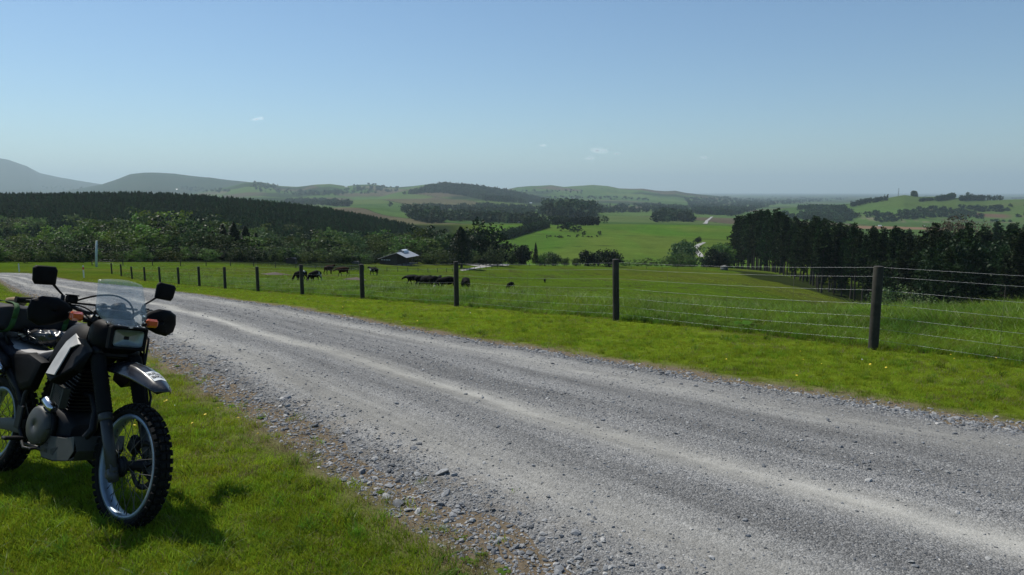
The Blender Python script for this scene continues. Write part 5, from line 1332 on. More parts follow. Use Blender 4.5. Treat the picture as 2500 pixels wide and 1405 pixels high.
mb = MB(); mb.loft([ringsec(x, -w_, w_, z0, z1) for x, w_, z0, z1 in ((-.22, .09, .36, .50), (-.16, .115, .325, .55), (.0, .12, .315, .58), (.14, .115, .32, .55), (.24, .09, .36, .48))]); mb.cyl((.02, -.12, .44), (.02, -.155, .44), .118, n=30); eng = part(mb, 'engine', K_ENG)
mb = MB(); mb.ring((.02, -.155, .44), (0, -1, 0), [(.115, 0), (.112, .022), (.098, .032), (.05, .036), (.002, .036), (.002, -.01), (.115, -.01)], 34)
for i in range(7): a = i * .9; mb.cyl((.02 + .110 * math.cos(a), -.155, .44 + .110 * math.sin(a)), (.02 + .110 * math.cos(a), -.178, .44 + .110 * math.sin(a)), .006, n=8)
part(mb, 'clutch_cover', K_ALU, parent=eng)
mb = MB(); Ry = Matrix.Rotation(.22, 3, 'Y')
for i in range(11): mb.box((.09 + .0055 * i, 0, .575 + .021 * i), (.185 - (.02 if i > 7 else 0), .205 if i < 8 else .175, .008), Ry, .002)
mb.box((.115, 0, .69), (.13, .15, .26), Ry, .01); part(mb, 'cylinder_fins', K_MET, parent=eng)
mb = MB(); mb.tube([(.02, -.150, .600), (.035, -.155, .592), (.085, -.150, .560), (.115, -.145, .545)], [.014, .030, .028, .022], 12); part(mb, 'heat_shield', K_CHR, parent=eng)
mb = MB()
for i in range(9): mb.box((.165 + .006 * i * 0, -.155, .60 + .011 * i), (.11, .035, .0035), Matrix.Rotation(.35, 3, 'Y'))
for i in range(10): mb.box((.12 + .010 * i, -.172, .644), (.002, .002, .10), Matrix.Rotation(.1, 3, 'Y'))
mb.box((.11, -.155, .66), (.010, .045, .12), Matrix.Rotation(.1, 3, 'Y'), .003); mb.box((.222, -.155, .63), (.010, .045, .12), Matrix.Rotation(.1, 3, 'Y'), .003); part(mb, 'oil_cooler', K_LEG)
mb = MB(); q_ = [(.21, -.03, .66), (.29, -.03, .65), (.355, -.035, .58), (.385, -.05, .48), (.365, -.09, .40), (.26, -.04, .335), (.10, -.05, .33), (-.15, -.06, .33), (-.30, -.08, .40), (-.37, -.13, .60), (-.47, -.165, .70)]
mb.tube(q_, .022, 14); ex = part(mb, 'exhaust_pipe', K_MET)
mb = MB(); mb.tube([(-.47, -.175, .70), (-.52, -.185, .725), (-.93, -.20, .86), (-.99, -.20, .88)], [.03, .058, .062, .05], 18); part(mb, 'muffler', K_MET, parent=ex)
mb = MB(); mb.tube([(-.43, -.215, .70), (-.50, -.235, .735), (-.70, -.25, .80)], [.02, .034, .03], 12); part(mb, 'muffler_guard', K_CHR, parent=ex)
mb = MB(); prof = [(.030, .385), (.06, .392), (.295, .415), (.385, .440), (.408, .36), (.365, .30), (.22, .272), (.085, .268), (.06, .29)]
for s_ in (-1, 1): mb.prism(prof, s_ * .142, s_ * .147)
mb.add([(.385, -.147, .44), (.385, .147, .44), (.408, -.13, .36), (.408, .13, .36), (.365, -.12, .298), (.365, .12, .298), (.22, -.147, .268), (.22, .147, .268), (.06, -.147, .264), (.06, .147, .264)], [(0, 1, 3, 2), (2, 3, 5, 4), (4, 5, 7, 6), (6, 7, 9, 8)], False)
sk = part(mb, 'skid_plate', K_ALU, bev=.003)
mb = MB()
for pr in ([(.10, .355), (.13, .358), (.125, .335), (.105, .333)], [(.10, .30), (.135, .302), (.13, .325), (.105, .322)], [(.17, .33), (.24, .355), (.20, .30), (.175, .302)]): mb.prism(pr, -.1485, -.1475)
part(mb, 'slots', K_INK, parent=sk)
mb = MB()
for s_ in (-1, 1): mb.loft([[(x, s_ * .118 + dy, z + dz) for dy, dz in ((-.016, -h_), (.016, -h_), (.016, h_), (-.016, h_))] for x, z, h_ in ((-.26, .385, .042), (-.45, .37, .036), (-.70, .335, .030), (-.80, .328, .030))])
mb.box((-.40, 0, .375), (.06, .22, .05), None, .01); sa_ = part(mb, 'swingarm', K_ALU, bev=.004)
mb = MB(); mb.box((-.50, .085, .425), (.50, .012, .022), Matrix.Rotation(.10, 3, 'Y')); mb.box((-.50, .085, .285), (.50, .012, .022), Matrix.Rotation(-.08, 3, 'Y')); mb.ring((-.745, .085, .325), (0, 1, 0), [(.095, -.003), (.095, .003), (.06, .003), (.06, -.003)], 40); part(mb, 'chain', K_ENG)
mb = MB(); mb.tube([(-.30, 0, .48), (-.22, 0, .80)], .03, 14); mb.tube([(-.305 + .08 * i / 60, .038 * math.cos(i * .8), .50 + .26 * i / 60) for i in range(61)], .007, 6) ; part(mb, 'shock_absorber', K_MET)
for s_ in (-1, 1):
    mb = MB(); mb.box((-.16, s_ * .205, .335), (.045, .11, .02), None, .006); mb.tube([(-.17, s_ * .12, .31), (-.16, s_ * .16, .33)], .012, 8); part(mb, 'footpeg', K_MET)
mb = MB(); mb.tube([(-.17, -.155, .33), (-.05, -.19, .30), (.06, -.195, .31)], .008, 8); mb.box((.07, -.20, .317), (.04, .04, .012), None, .004); part(mb, 'brake_pedal', K_MET)
mb = MB(); mb.tube([(-.07, .13, .30), (-.065, .20, .22), (-.06, .325, .115)], [.014, .012, .011], 10); mb.box((-.06, .33, .110), (.075, .05, .010), Matrix.Rotation(.27, 3, 'X'), .004); part(mb, 'side_stand', K_MET)

# bodywork
STRIPE_L = [(.160, .251, .762), (.140, .215, .835), (.130, .190, .885), (.132, .160, .949), (.175, .139, 1.004)]
STRIPE_R = [(.272, .261, .767), (.255, .227, .835), (.240, .198, .893), (.231, .184, .922), (.178, .1385, 1.003)]
STRIPE_ARM = [(.175, .139, 1.004), (.284, .138, .951), (.262, .160, .948), (.231, .184, .922)]
def tsec(x, w_, z0, z1, k=.5, n=24):
    P = []
    for i in range(n):
        t_ = 2 * math.pi * i / n; c_, s_ = math.cos(t_), math.sin(t_); zz = (z0 + z1) / 2 + (z1 - z0) / 2 * math.copysign(abs(s_) ** .6, s_)
        f_ = 1 - k * max(0, (zz - z0) / (z1 - z0)) ** 1.6; P.append((x, w_ * f_ * math.copysign(abs(c_) ** .7, c_), zz))
    return P
mb = MB(); mb.loft([tsec(.24, .09, .90, .99), tsec(.19, .14, .83, 1.04), tsec(.10, .165, .78, 1.075), tsec(-.02, .165, .76, 1.06), tsec(-.12, .12, .76, .985), tsec(-.20, .085, .76, .89), tsec(-.25, .07, .77, .85)]); tk = part(mb, 'fuel_tank', K_TANK)
mb = MB(); mb.cyl((.03, 0, 1.07), (.03, 0, 1.096), .036, n=20); part(mb, 'filler_cap', K_MET, parent=tk)
for s_ in (-1, 1):
    Y_ = s_ * .205
    mb = MB(); mb.loft([[(x, s_ * (y_ - k_ * (z_ - .76)), z_) for (x, z_) in pr] for pr, y_, k_ in (([(.10, .735), (.20, .70), (.36, .80), (.42, .93), (.30, .985), (.18, .985), (.12, .86)], .17, .10), ([(.15, .745), (.22, .72), (.35, .81), (.40, .92), (.29, .965), (.18, .985), (.14, .87)], .235, .47), ([(.17, .76), (.24, .74), (.34, .82), (.38, .91), (.28, .95), (.18, .97), (.15, .87)], .244, .48))]); sh = part(mb, 'tank_shroud', K_PLAS, bev=.003)
    mb = MB(); Rr = STRIPE_R; Ll = STRIPE_L
    mb.loft([[(x, s_ * y, z) for x, y, z in (a_, b_)] for a_, b_ in zip(Ll, Rr)], False, False, False)
    mb.add([(x, s_ * y, z) for x, y, z in STRIPE_ARM], [(0, 1, 2, 3)], False)
    part(mb, 'shroud_stripe', K_PANEL, parent=sh, solid=.006)
    mb = MB(); mb.loft([[(x, s_ * (y_), z_) for (x, z_) in pr] for pr, y_ in (([(-.12, .80), (-.20, .62), (-.32, .58), (-.62, .72), (-.66, .80), (-.30, .84)], .10), ([(-.13, .79), (-.205, .64), (-.32, .60), (-.60, .73), (-.64, .79), (-.30, .825)], .145), ([(-.18, .77), (-.23, .67), (-.33, .64), (-.55, .74), (-.58, .77), (-.30, .80)], .152))]); part(mb, 'side_panel', K_TANK, bev=.004)
# seat
def ssec(x, w_, z0, z1, n=20):
    P = []
    for i in range(n):
        t_ = 2 * math.pi * i / n; c_, s_ = math.cos(t_), math.sin(t_); P.append((x, w_ * math.copysign(abs(c_) ** .5, c_) * (1 - .13 * max(0, s_)), (z0 + z1) / 2 + (z1 - z0) / 2 * math.copysign(abs(s_) ** .55, s_)))
    return P
mb = MB(); mb.loft([ssec(-.08, .055, .83, .945), ssec(-.15, .085, .775, .885), ssec(-.26, .120, .755, .850), ssec(-.40, .145, .745, .838), ssec(-.55, .15, .75, .844), ssec(-.75, .14, .79, .885), ssec(-.92, .12, .83, .92)]); se = part(mb, 'seat', K_SEAT)
mb = MB(); secs = []
for x, w_, z_ in ((-.12, .05, .906), (-.17, .085, .876), (-.27, .112, .8495), (-.38, .130, .8405), (-.50, .132, .8425), (-.62, .125, .857), (-.74, .10, .883)): secs.append([(x, w_ * v, z_ + .004 - .030 * abs(v) ** 5) for v in np.linspace(-1, 1, 15)])
mb.loft(secs, False, True, False); part(mb, 'sunlit_seat_top', K_SEAT2, parent=se, solid=.004)  # grey seat top, its colour paled for the sun falling on it
mb = MB(); mb.loft([[(x, w_ * v, z_ - .02 * abs(v) ** 3) for v in np.linspace(-1, 1, 9)] for x, w_, z_ in ((-.85, .11, .86), (-1.0, .10, .865), (-1.15, .085, .84), (-1.25, .05, .80))], False, True, False); part(mb, 'rear_mudguard', K_PLAS, solid=.005)
mb = MB(); mb.box((-1.10, 0, .885), (.05, .12, .05), None, .01); part(mb, 'tail_light', K_AMB)
mb = MB()
for s_ in (-1, 1): mb.tube([(-.62, s_ * .13, .85), (-.66, s_ * .15, .925), (-1.1, s_ * .15, .94)], .008, 8)
for x in (-.7, -.82, -.94, -1.06): mb.tube([(x, -.15, .935), (x, .15, .935)], .006, 8)
part(mb, 'luggage_rack', K_MET)

# luggage strapped on the back : things of their own, resting on the seat
def lumpy(c, d, seed, mat, name, label, cat, k=.12, n=28, m_=18, flat=.5, wr=.012):
    r = np.random.default_rng(seed); secs = []; ph_ = r.random(6) * 6
    for i in range(m_):
        t_ = -1 + 2 * i / (m_ - 1); e_ = (1 - abs(t_) ** 4) ** .5 * (1 - 1e-3) + 1e-3; row = []
        for j in range(n):
            a = 2 * math.pi * j / n; c_, s_ = math.cos(a), math.sin(a); w1 = 1 + k * math.sin(3 * a + 4 * t_ + ph_[0]) * .4 + k * .5 * math.sin(7 * t_ + 2 * a + ph_[1]); cr_ = wr * (math.sin(11 * a + 9 * t_ + ph_[2]) + math.sin(17 * t_ - 7 * a + ph_[3]) + .7 * math.sin(23 * a * .9 + 31 * t_))
            row.append((c[0] + d[0] * math.copysign(abs(c_) ** flat, c_) * e_ * w1 + cr_, c[1] + d[1] * t_, c[2] + d[2] * math.copysign(abs(s_) ** flat, s_) * (e_ * .75 + .25 * (e_ > .2)) * w1 + cr_))
        secs.append(row)
    mb = MB(); mb.loft(secs); o = mb.build(name, mat, None, sub=1); o.matrix_world = BIKE.matrix_basis.copy(); tag(o, label, cat); return o
bpy.context.view_layer.update()
BM = Matrix.Translation(BIKE.location) @ BIKE.rotation_euler.to_matrix().to_4x4()
def onbike(o): o.matrix_basis = BM; return o
dn = onbike(lumpy((-.80, .02, 1.02), (.17, .33, .085), 3, K_BAG, 'duffel_bag', 'black duffel bag strapped across the back of the motorcycle', 'bag', .14, wr=.004))
for y_ in (-.13, .19):
    mb = MB(); pts = [(-.80 + .185 * math.copysign(abs(math.cos(a)) ** .55, math.cos(a)), y_ + .02 * math.sin(a), 1.02 + .102 * math.copysign(abs(math.sin(a)) ** .55, math.sin(a))) for a in np.linspace(0, 2 * math.pi, 33)]
    mb.loft([[(p[0], p[1] - .016, p[2]), (p[0], p[1] + .016, p[2])] for p in pts], False, True, False); s2 = mb.build('strap', K_GREEN, dn, solid=.004)
sb = onbike(lumpy((-.52, .07, .925), (.22, .15, .048), 8, K_SHINY, 'plastic_bag', 'glossy crumpled black bag lying on the seat in front of the duffel', 'bag', .16, 44, 26, .7, .0075))
tb_ = onbike(lumpy((-.68, .30, .92), (.16, .09, .12), 12, K_BAG, 'side_bag', 'dark side bag hanging on the far flank of the motorcycle', 'bag', .1, wr=.004))
tb2 = onbike(lumpy((-.82, -.28, .80), (.17, .085, .15), 13, K_BAG, 'pannier', 'black soft pannier hanging beside the rear wheel', 'bag', .1, wr=.004))
for i, (x, y, z, L, lb) in enumerate([(-.72, .10, 1.122, .07, 'small tan roll tied on top of the duffel bag, nearer the rider seat'), (-.80, -.06, 1.125, .075, 'brown rolled bundle tied on top of the duffel bag, beside the tan roll'), (-.62, .24, 1.09, .06, 'pale roll at the far end of the duffel bag')]):
    mb = MB(); mb.tube([(x - L, y - .02, z), (x - L * .5, y, z + .004), (x + L * .5, y, z + .004), (x + L, y + .02, z)], [.018, .026, .027, .02], 12); o = mb.build('rolled_bundle', K_TAN, None); onbike(o); tag(o, lb, 'bundle')

# ================================================================= cows
def cow_mesh(pose, seed):
    """one continuous body grown round a skeleton"""
    V, R, E = [], [], []
    def add(p, r, par=None):
        V.append(p); R.append(r)
        if par is not None: E.append((par, len(V) - 1))
        return len(V) - 1
    pel = add((-.62, 0, 1.10), (.26, .28)); a = add((-.25, 0, .99), (.33, .41), pel); b = add((.15, 0, .99), (.33, .41), a); ch = add((.50, 0, 1.04), (.27, .34), b)
    if pose == 'graze': nk = [((.80, 0, 1.02), (.17, .20)), ((1.05, 0, .72), (.12, .14)), ((1.20, 0, .46), (.11, .12)), ((1.30, 0, .28), (.085, .09)), ((1.37, 0, .12), (.065, .06))]
    elif pose == 'stand': nk = [((.82, 0, 1.16), (.16, .20)), ((1.05, 0, 1.30), (.12, .14)), ((1.22, 0, 1.30), (.11, .12)), ((1.40, 0, 1.16), (.085, .09)), ((1.52, 0, 1.05), (.065, .06))]
    else: nk = [((.80, 0, 1.10), (.16, .20)), ((1.06, 0, 1.02), (.12, .14)), ((1.24, 0, .96), (.11, .12)), ((1.42, 0, .82), (.085, .09)), ((1.53, 0, .74), (.065, .06))]
    p = ch; hd_i = None
    for i, (q_, r_) in enumerate(nk):
        p = add(q_, r_, p)
        if i == 2: hd_i = p
    st = {'graze': .06, 'stand': .10, 'walk': .16}[pose]
    for s_ in (-1, 1):
        f1 = add((.47, s_ * .17, .72), (.13, .17), ch); f2 = add((.46 + s_ * st, s_ * .17, .42), (.055, .06), f1); f3 = add((.46 + s_ * st * 1.5, s_ * .17, .10), (.042, .045), f2); add((.50 + s_ * st * 1.5, s_ * .17, .0), (.055, .05), f3)
        h1 = add((-.66, s_ * .17, .82), (.14, .19), pel); h2 = add((-.60 - s_ * st * .5, s_ * .17, .60), (.08, .09), h1); h3 = add((-.76 - s_ * st, s_ * .17, .42), (.05, .055), h2); h4 = add((-.70 - s_ * st * 1.2, s_ * .17, .10), (.042, .045), h3); add((-.66 - s_ * st * 1.2, s_ * .17, .0), (.055, .05), h4)
        e_ = np.array(V[hd_i]); add(tuple(e_ + np.array([-.04, s_ * .20, .05])), (.05, .025), hd_i)
    t1_ = add((-.90, 0, 1.18), (.035, .035), pel); t2_ = add((-.98, 0, .85), (.022, .022), t1_); add((-.97, 0, .45), (.035, .035), t2_)
    add((-.35, 0, .66), (.10, .12), a)
    me = bpy.data.meshes.new('cow'); me.from_pydata(V, E, []); o = bpy.data.objects.new('cow', me); COL.objects.link(o)
    md = o.modifiers.new('skin', 'SKIN'); md.use_smooth_shade = True
    for i, d_ in enumerate(me.skin_vertices[0].data): d_.radius = R[i]; d_.use_root = (i == 0)
    sb_ = o.modifiers.new('s', 'SUBSURF'); sb_.levels = 1; sb_.render_levels = 1
    m2 = bpy.data.meshes.new_from_object(o.evaluated_get(bpy.context.evaluated_depsgraph_get())); bpy.data.objects.remove(o); return m2
def hide(name, dark, light, thr):
    m, nt, b = newmat(name); tc = nt.nodes.new('ShaderNodeTexCoord'); oi = nt.nodes.new('ShaderNodeObjectInfo'); ad = nt.nodes.new('ShaderNodeVectorMath'); ad.operation = 'ADD'
    cb = nt.nodes.new('ShaderNodeCombineXYZ'); lk(nt, math_(nt, 'MULTIPLY', oi.outputs['Random'], 40), cb.inputs[0]); lk(nt, tc.outputs['Object'], ad.inputs[0]); lk(nt, cb.outputs[0], ad.inputs[1])
    n = noise(nt, 1.5, 2, .45, ad.outputs[0]); k = ramp(nt, n.outputs[0], [(thr, 0), (thr + .03, 1)]); lk(nt, mixc(nt, k.outputs[0], dark, light), b.inputs['Base Color']); b.inputs['Roughness'].default_value = .8; b.inputs['Specular IOR Level'].default_value = .08; return m
HB = hide('black_and_white_hide', (.004, .004, .004), (.50, .48, .45), .66); HBR = hide('dark_brown_hide', (.030, .011, .006), (.42, .38, .34), .70); HK = hide('black_hide', (.004, .004, .004), (.4, .38, .36), .76)
CM = {}
for po in ('graze', 'stand', 'walk'):
    for nm_, mt in (('b', HB), ('r', HBR), ('k', HK)):
        if (po, nm_) in (('graze', 'r'), ('walk', 'b')): continue
        me = cow_mesh(po, 1); me.materials.clear(); me.materials.append(mt); CM[po, nm_] = me
def cow(px, py, Hp, ang, key, label, sc=None):
    """py = hooves; Hp = height in the survey sketch"""
    g = hit(px, py, near=30); h = .86 * Hp / FPX * g[1]; s = min(max(h / 1.40, .66), 1.12); o = obj('cow', CM[key]); o.location = (g[0], g[1], g[2] + .02); o.scale = (s * .98, s * 1.2, s * 1.05); o.rotation_euler = (0, 0, math.radians(ang)); tag(o, label, 'cow', 'cattle grazing in the paddock')
for a_ in [(735, 688, 31, 232, ('graze', 'b'), 'black and white cow half hidden behind a fence post with its head down'), (770, 691, 30, 238, ('graze', 'b'), 'black and white cow grazing just right of that half hidden by a post'),
           (803, 671, 26, 60, ('stand', 'r'), 'brown cow standing partly behind the large brown bull'), (838, 676, 27, 188, ('walk', 'r'), 'large dark brown bull with white on its back'), (913, 673, 23, 150, ('stand', 'b'), 'white rumped cow walking alone below the barn'),
           (1008, 698, 25, 172, ('walk', 'k'), 'black cow leading the left end of the dark group'), (1030, 702, 24, 350, ('stand', 'k'), 'black cow behind the leading one in the dark group'), (1042, 707, 26, 130, ('graze', 'b'), 'piebald cow in the middle of the dark group'), (1058, 706, 24, 240, ('graze', 'k'), 'black cow with lowered head right of the middle of the dark group'),
           (1070, 701, 25, 80, ('stand', 'b'), 'cow standing end on at the right of the dark group'), (1092, 713, 24, 185, ('graze', 'b'), 'grazing cow whose rump is hidden by the fence post'), (1137, 717, 21, 100, ('graze', 'b'), 'cow seen from behind just right of the fence post'), (1247, 707, 20, 228, ('graze', 'b'), 'lone piebald cow grazing in the open middle of the paddock'), (1330, 691, 9, 90, ('graze', 'b'), 'farthest small cow alone down the slope')]: cow(*a_)
for i in range(22):
    px = rnd.choice((rnd.uniform(1330, 1400), rnd.uniform(1400, 1470))); py = 577 + 5 * rnd.random() - (px - 1400) * .02; g = hit(px, py, near=300); o = obj('cow', CM[('graze', 'k')]); o.location = tuple(g); o.scale = (1.15,) * 3; o.rotation_euler = (0, 0, rnd.random() * 6.28); tag(o, 'tiny dark animal of the herd grazing on the far green hill', 'cow', 'far herd on the green hill')

# ================================================================= barn
TIN = simple('weathered_roofing', (.40, .43, .46), .4, .2, .15, 3); TINW = simple('pale_roofing', (.62, .64, .66), .35, .3, .1, 3); PLANK = simple('dark_boards', (.050, .040, .032), .85, var=.35, scale=6); POLE = simple('pale_pole_paint', (.45, .52, .52), .6, var=.1)
CONC = simple('grey_concrete', (.13, .13, .12), .85, var=.15, scale=5); WHITE = simple('white_paint', (.72, .72, .70), .5, var=.06); RED = simple('red_band', (.55, .03, .02), .4, var=.1)
def corr(mb, a, b_, c, d, n=26, amp=.03):
    """corrugated sheet on the quad a-b (eave) to d-c (ridge)"""
    a, b_, c, d = [np.array(q_, float) for q_ in (a, b_, c, d)]; nn = np.cross(b_ - a, d - a); nn /= np.linalg.norm(nn); V = []
    for i in range(n * 4 + 1):
        u = i / (n * 4); o_ = nn * amp * math.sin(i * math.pi / 2); V += [a * (1 - u) + b_ * u + o_, d * (1 - u) + c * u + o_]
    mb.add(V, [(2 * i, 2 * i + 2, 2 * i + 3, 2 * i + 1) for i in range(n * 4)], False)
def barn():
    g = hit(960, 648, near=100); k = g[1] / FPX; e = empty('barn', (g[0], g[1], g[2]), math.radians(-20)); tag(e, 'open sided hay barn with a metal gable roof and white ridge vent', 'barn')
    W0, W1, xa = -40 * k, 36 * k, 11 * k; hl, hp, hr = 14 * k * 1.0, 31 * k, 20 * k; D = 7.5
    mb = MB(); mb.box(((W0 + xa) / 2 + .1, .06, .9), (xa - W0 - .3, .1, 1.8)); mb.add([(W0 + .2, .06, 1.8), (xa - .05, .06, 1.8), (xa - .05, .06, hp - .15), (W0 + .2, .06, hl - .05)], [(0, 1, 2, 3)], False); mb.box((W0 + .25, D / 2, hl / 2), (.1, D - .2, hl)); mb.box((xa, D * .5, hp / 2 - .2), (.1, D - .1, hp - .4)); mb.box(((W0 + xa) / 2, D - .1, .9), (xa - W0 - .3, .1, 1.8)); mb.build('wall', PLANK, e)
    mb = MB(); corr(mb, (xa, -.5, hp), (W1 + .3, -.5, hr), (W1 + .3, D + .5, hr), (xa, D + .5, hp), 2, .0); V_ = mb; rf = MB()
    corr(rf, (W1 + .4, -.5, hr - .05), (W1 + .4, D + .5, hr - .05), (xa, D + .5, hp), (xa, -.5, hp), 30); corr(rf, (W0 - .3, D + .5, hl), (W0 - .3, -.5, hl), (xa, -.5, hp), (xa, D + .5, hp), 30); rf.build('roof', TIN, e, solid=.02)
    mb = MB(); mb.loft([[(xa + x_ * 1.1, y_, hp + z_) for x_, z_ in ((-1, -.1), (-.75, .45), (0, .72), (.75, .42), (1, -.25))] for y_ in (D * .35, D * .75)], False, False, True); mb.build('ridge_vent', TINW, e)
    for x_, hh_ in ((xa + 1.6, hp - (hp - hr) * .42), (W1 * .72, hp - (hp - hr) * .70), (W1, hr)):
        for y_ in (.0, D * .5, D):
            mb = MB(); mb.cyl((x_, y_, -.4), (x_, y_, hh_ - .05), .09, n=8); mb.build('post', PLANK, e)
    mb = MB(); mb.box(((xa + W1) / 2, D * .5, .12), (W1 - xa, D, .24)); mb.build('floor_slab', CONC, e)
    for i, x_ in enumerate((W0 + 1.1, W0 + 2.0, W0 + 2.9, W0 + 3.7)):
        mb = MB(); mb.box((x_, -.02, 1.55), (.55, .06, .28)); mb.build('bale_panel', simple('pale_bale_sheet', (.55, .62, .66), .3) if i == 0 else bpy.data.materials['pale_bale_sheet'], e)  # pale panels standing in for bales and sheets at the barn's left
    return e
barn()
g = hit(712, 644, near=60); e = empty('hut', tuple(g), .1); tag(e, 'small dark hut at the edge of the scrub', 'hut'); k = g[1] / FPX
mb = MB(); mb.box((0, 0, 6 * k), (23 * k, 2.2, 12 * k)); mb.build('wall', PLANK, e); mb = MB(); mb.loft([[(x_, y_, z_ * k) for x_, z_ in ((-13 * k, 11.5), (0, 14.5), (13 * k, 11.5), (13 * k, 12.3), (0, 15.4), (-13 * k, 12.3))] for y_ in (-1.3, 1.3)], True, False); mb.build('roof', K_MET, e)
# water tank by the pines
g = hit(1768, 660, near=100); k = g[1] / FPX; e = empty('water_tank', tuple(g)); tag(e, 'low round concrete water tank at the foot of the pine row', 'water tank'); mb = MB(); mb.ring((0, 0, 0), (0, 0, 1), [(9 * k, -.3), (9 * k, 8 * k), (8.6 * k, 8 * k), (8.6 * k, -.3)], 28); mb.build('body', CONC, e); mb = MB(); mb.ring((0, 0, 8 * k), (0, 0, 1), [(9.6 * k, 0), (9.4 * k, .2), (.05, .75), (.05, .4)], 28); mb.build('lid', CONC, e)
# trough
g = hit(867, 645, near=100); mb = MB(); mb.box((0, 0, .4), (2.2, 1.0, .8), None, .08); o = mb.build('water_trough', CONC, None); o.location = tuple(g); tag(o, 'pale concrete trough between the hut and the barn', 'trough')

# road furniture
def marker(px, py, H, red, label):
    g = hit(px, py, near=20); e = empty('marker_post', tuple(g), .1); tag(e, label, 'marker post'); h = H; mb = MB(); mb.loft([[(x_, y_, z_) for x_, y_ in ((-.05, -.02), (.05, -.02), (.05, .02), (-.05, .02))] for z_ in (-.3, h - .04)] + [[(x_, y_, h) for x_, y_ in ((-.03, -.01), (.03, -.01), (.03, .01), (-.03, .01))]], True, False); mb.build('post', WHITE, e)
    if red: mb = MB(); mb.box((0, 0, h * .76), (.112, .052, h * .20)); mb.build('band', RED, e)
marker(205, 679, 1.15, True, 'white roadside marker post with a red band beside the bend'); marker(47, 664, .9, False, 'plain white marker post beyond the far side of the bend')
g = hit(235, 652, near=20); e = empty('utility_pole', tuple(g)); tag(e, 'thin pale leaning pole in front of the scrub', 'pole'); mb = MB(); k = g[1] / FPX; mb.tube([(0, 0, -.4), (2.5 * k, 0, 30 * k), (6 * k, 0, 64 * k)], [.19, .17, .13], 10); mb.build('pole', POLE, e)
for px, py, h, wd, lb in [(1172, 634, 15, 5, 'small white sign on a post right of the cypress'), (1195, 640, 13, 5, 'second small sign post near the turning place')]:
    g = hit(px, py, near=100); k = g[1] / FPX; e = empty('sign', tuple(g)); tag(e, lb, 'sign'); mb = MB(); mb.cyl((0, 0, -.2), (0, 0, h * k), .04, n=8); mb.build('post', POLE, e); mb = MB(); mb.box((0, -.06, h * k - wd * k * .5), (wd * k, .03, wd * k)); mb.build('board', WHITE, e)
# gravel turning place and country road: sheets just above the ground
def strip(name, Lp, Rp, n=60, lift=.06, near=60, mat=None):
    A_ = np.array([hit(*p, near=near)[:2] for p in Lp]); B2 = np.array([hit(*p, near=near)[:2] for p in Rp]); t_ = np.linspace(0, 1, n)
    def rs(P):
        s = np.linspace(0, 1, len(P)); return np.stack([np.interp(t_, s, P[:, i]) for i in (0, 1)], 1)
    A_, B2 = rs(A_), rs(B2); vv_ = np.linspace(0, 1, 6); P = A_[:, None] * (1 - vv_[None, :, None]) + B2[:, None] * vv_[None, :, None]; z = terr(P[..., 0], P[..., 1]) + lift
    V = np.concatenate([P, z[..., None]], -1).reshape(-1, 3); i_, j_ = np.meshgrid(np.arange(n - 1), np.arange(5), indexing='ij'); F = np.stack([i_ * 6 + j_, i_ * 6 + j_ + 1, (i_ + 1) * 6 + j_ + 1, (i_ + 1) * 6 + j_], -1).reshape(-1, 4)
    o = obj(name, mesh_np(name, V, F, mat or GRV, True)); tag(o, kind='structure'); return o
GRV = simple('pale_gravel', (.30, .29, .27), .9, var=.15, scale=.5)
strip('gravel_yard', [(1047, 640), (1085, 639), (1110, 640), (1165, 643), (1215, 645), (1243, 645.5)], [(1047, 643), (1085, 644), (1112, 644), (1160, 650), (1215, 650), (1243, 649)], near=100)
strip('gravel_yard', [(1122, 660), (1150, 655), (1185, 648)], [(1128, 662), (1165, 656), (1215, 649.5)], near=100)
strip('country_road', [(1716, 592), (1700, 598), (1690, 606), (1692, 613), (1700, 620), (1706, 628)], [(1724, 593), (1712, 599), (1703, 607), (1706, 613), (1713, 619), (1720, 628)], near=250, lift=.15)
strip('country_road', [(1737, 530), (1722, 540), (1715, 547)], [(1742, 530), (1729, 541), (1726, 548)], near=700, lift=.8)
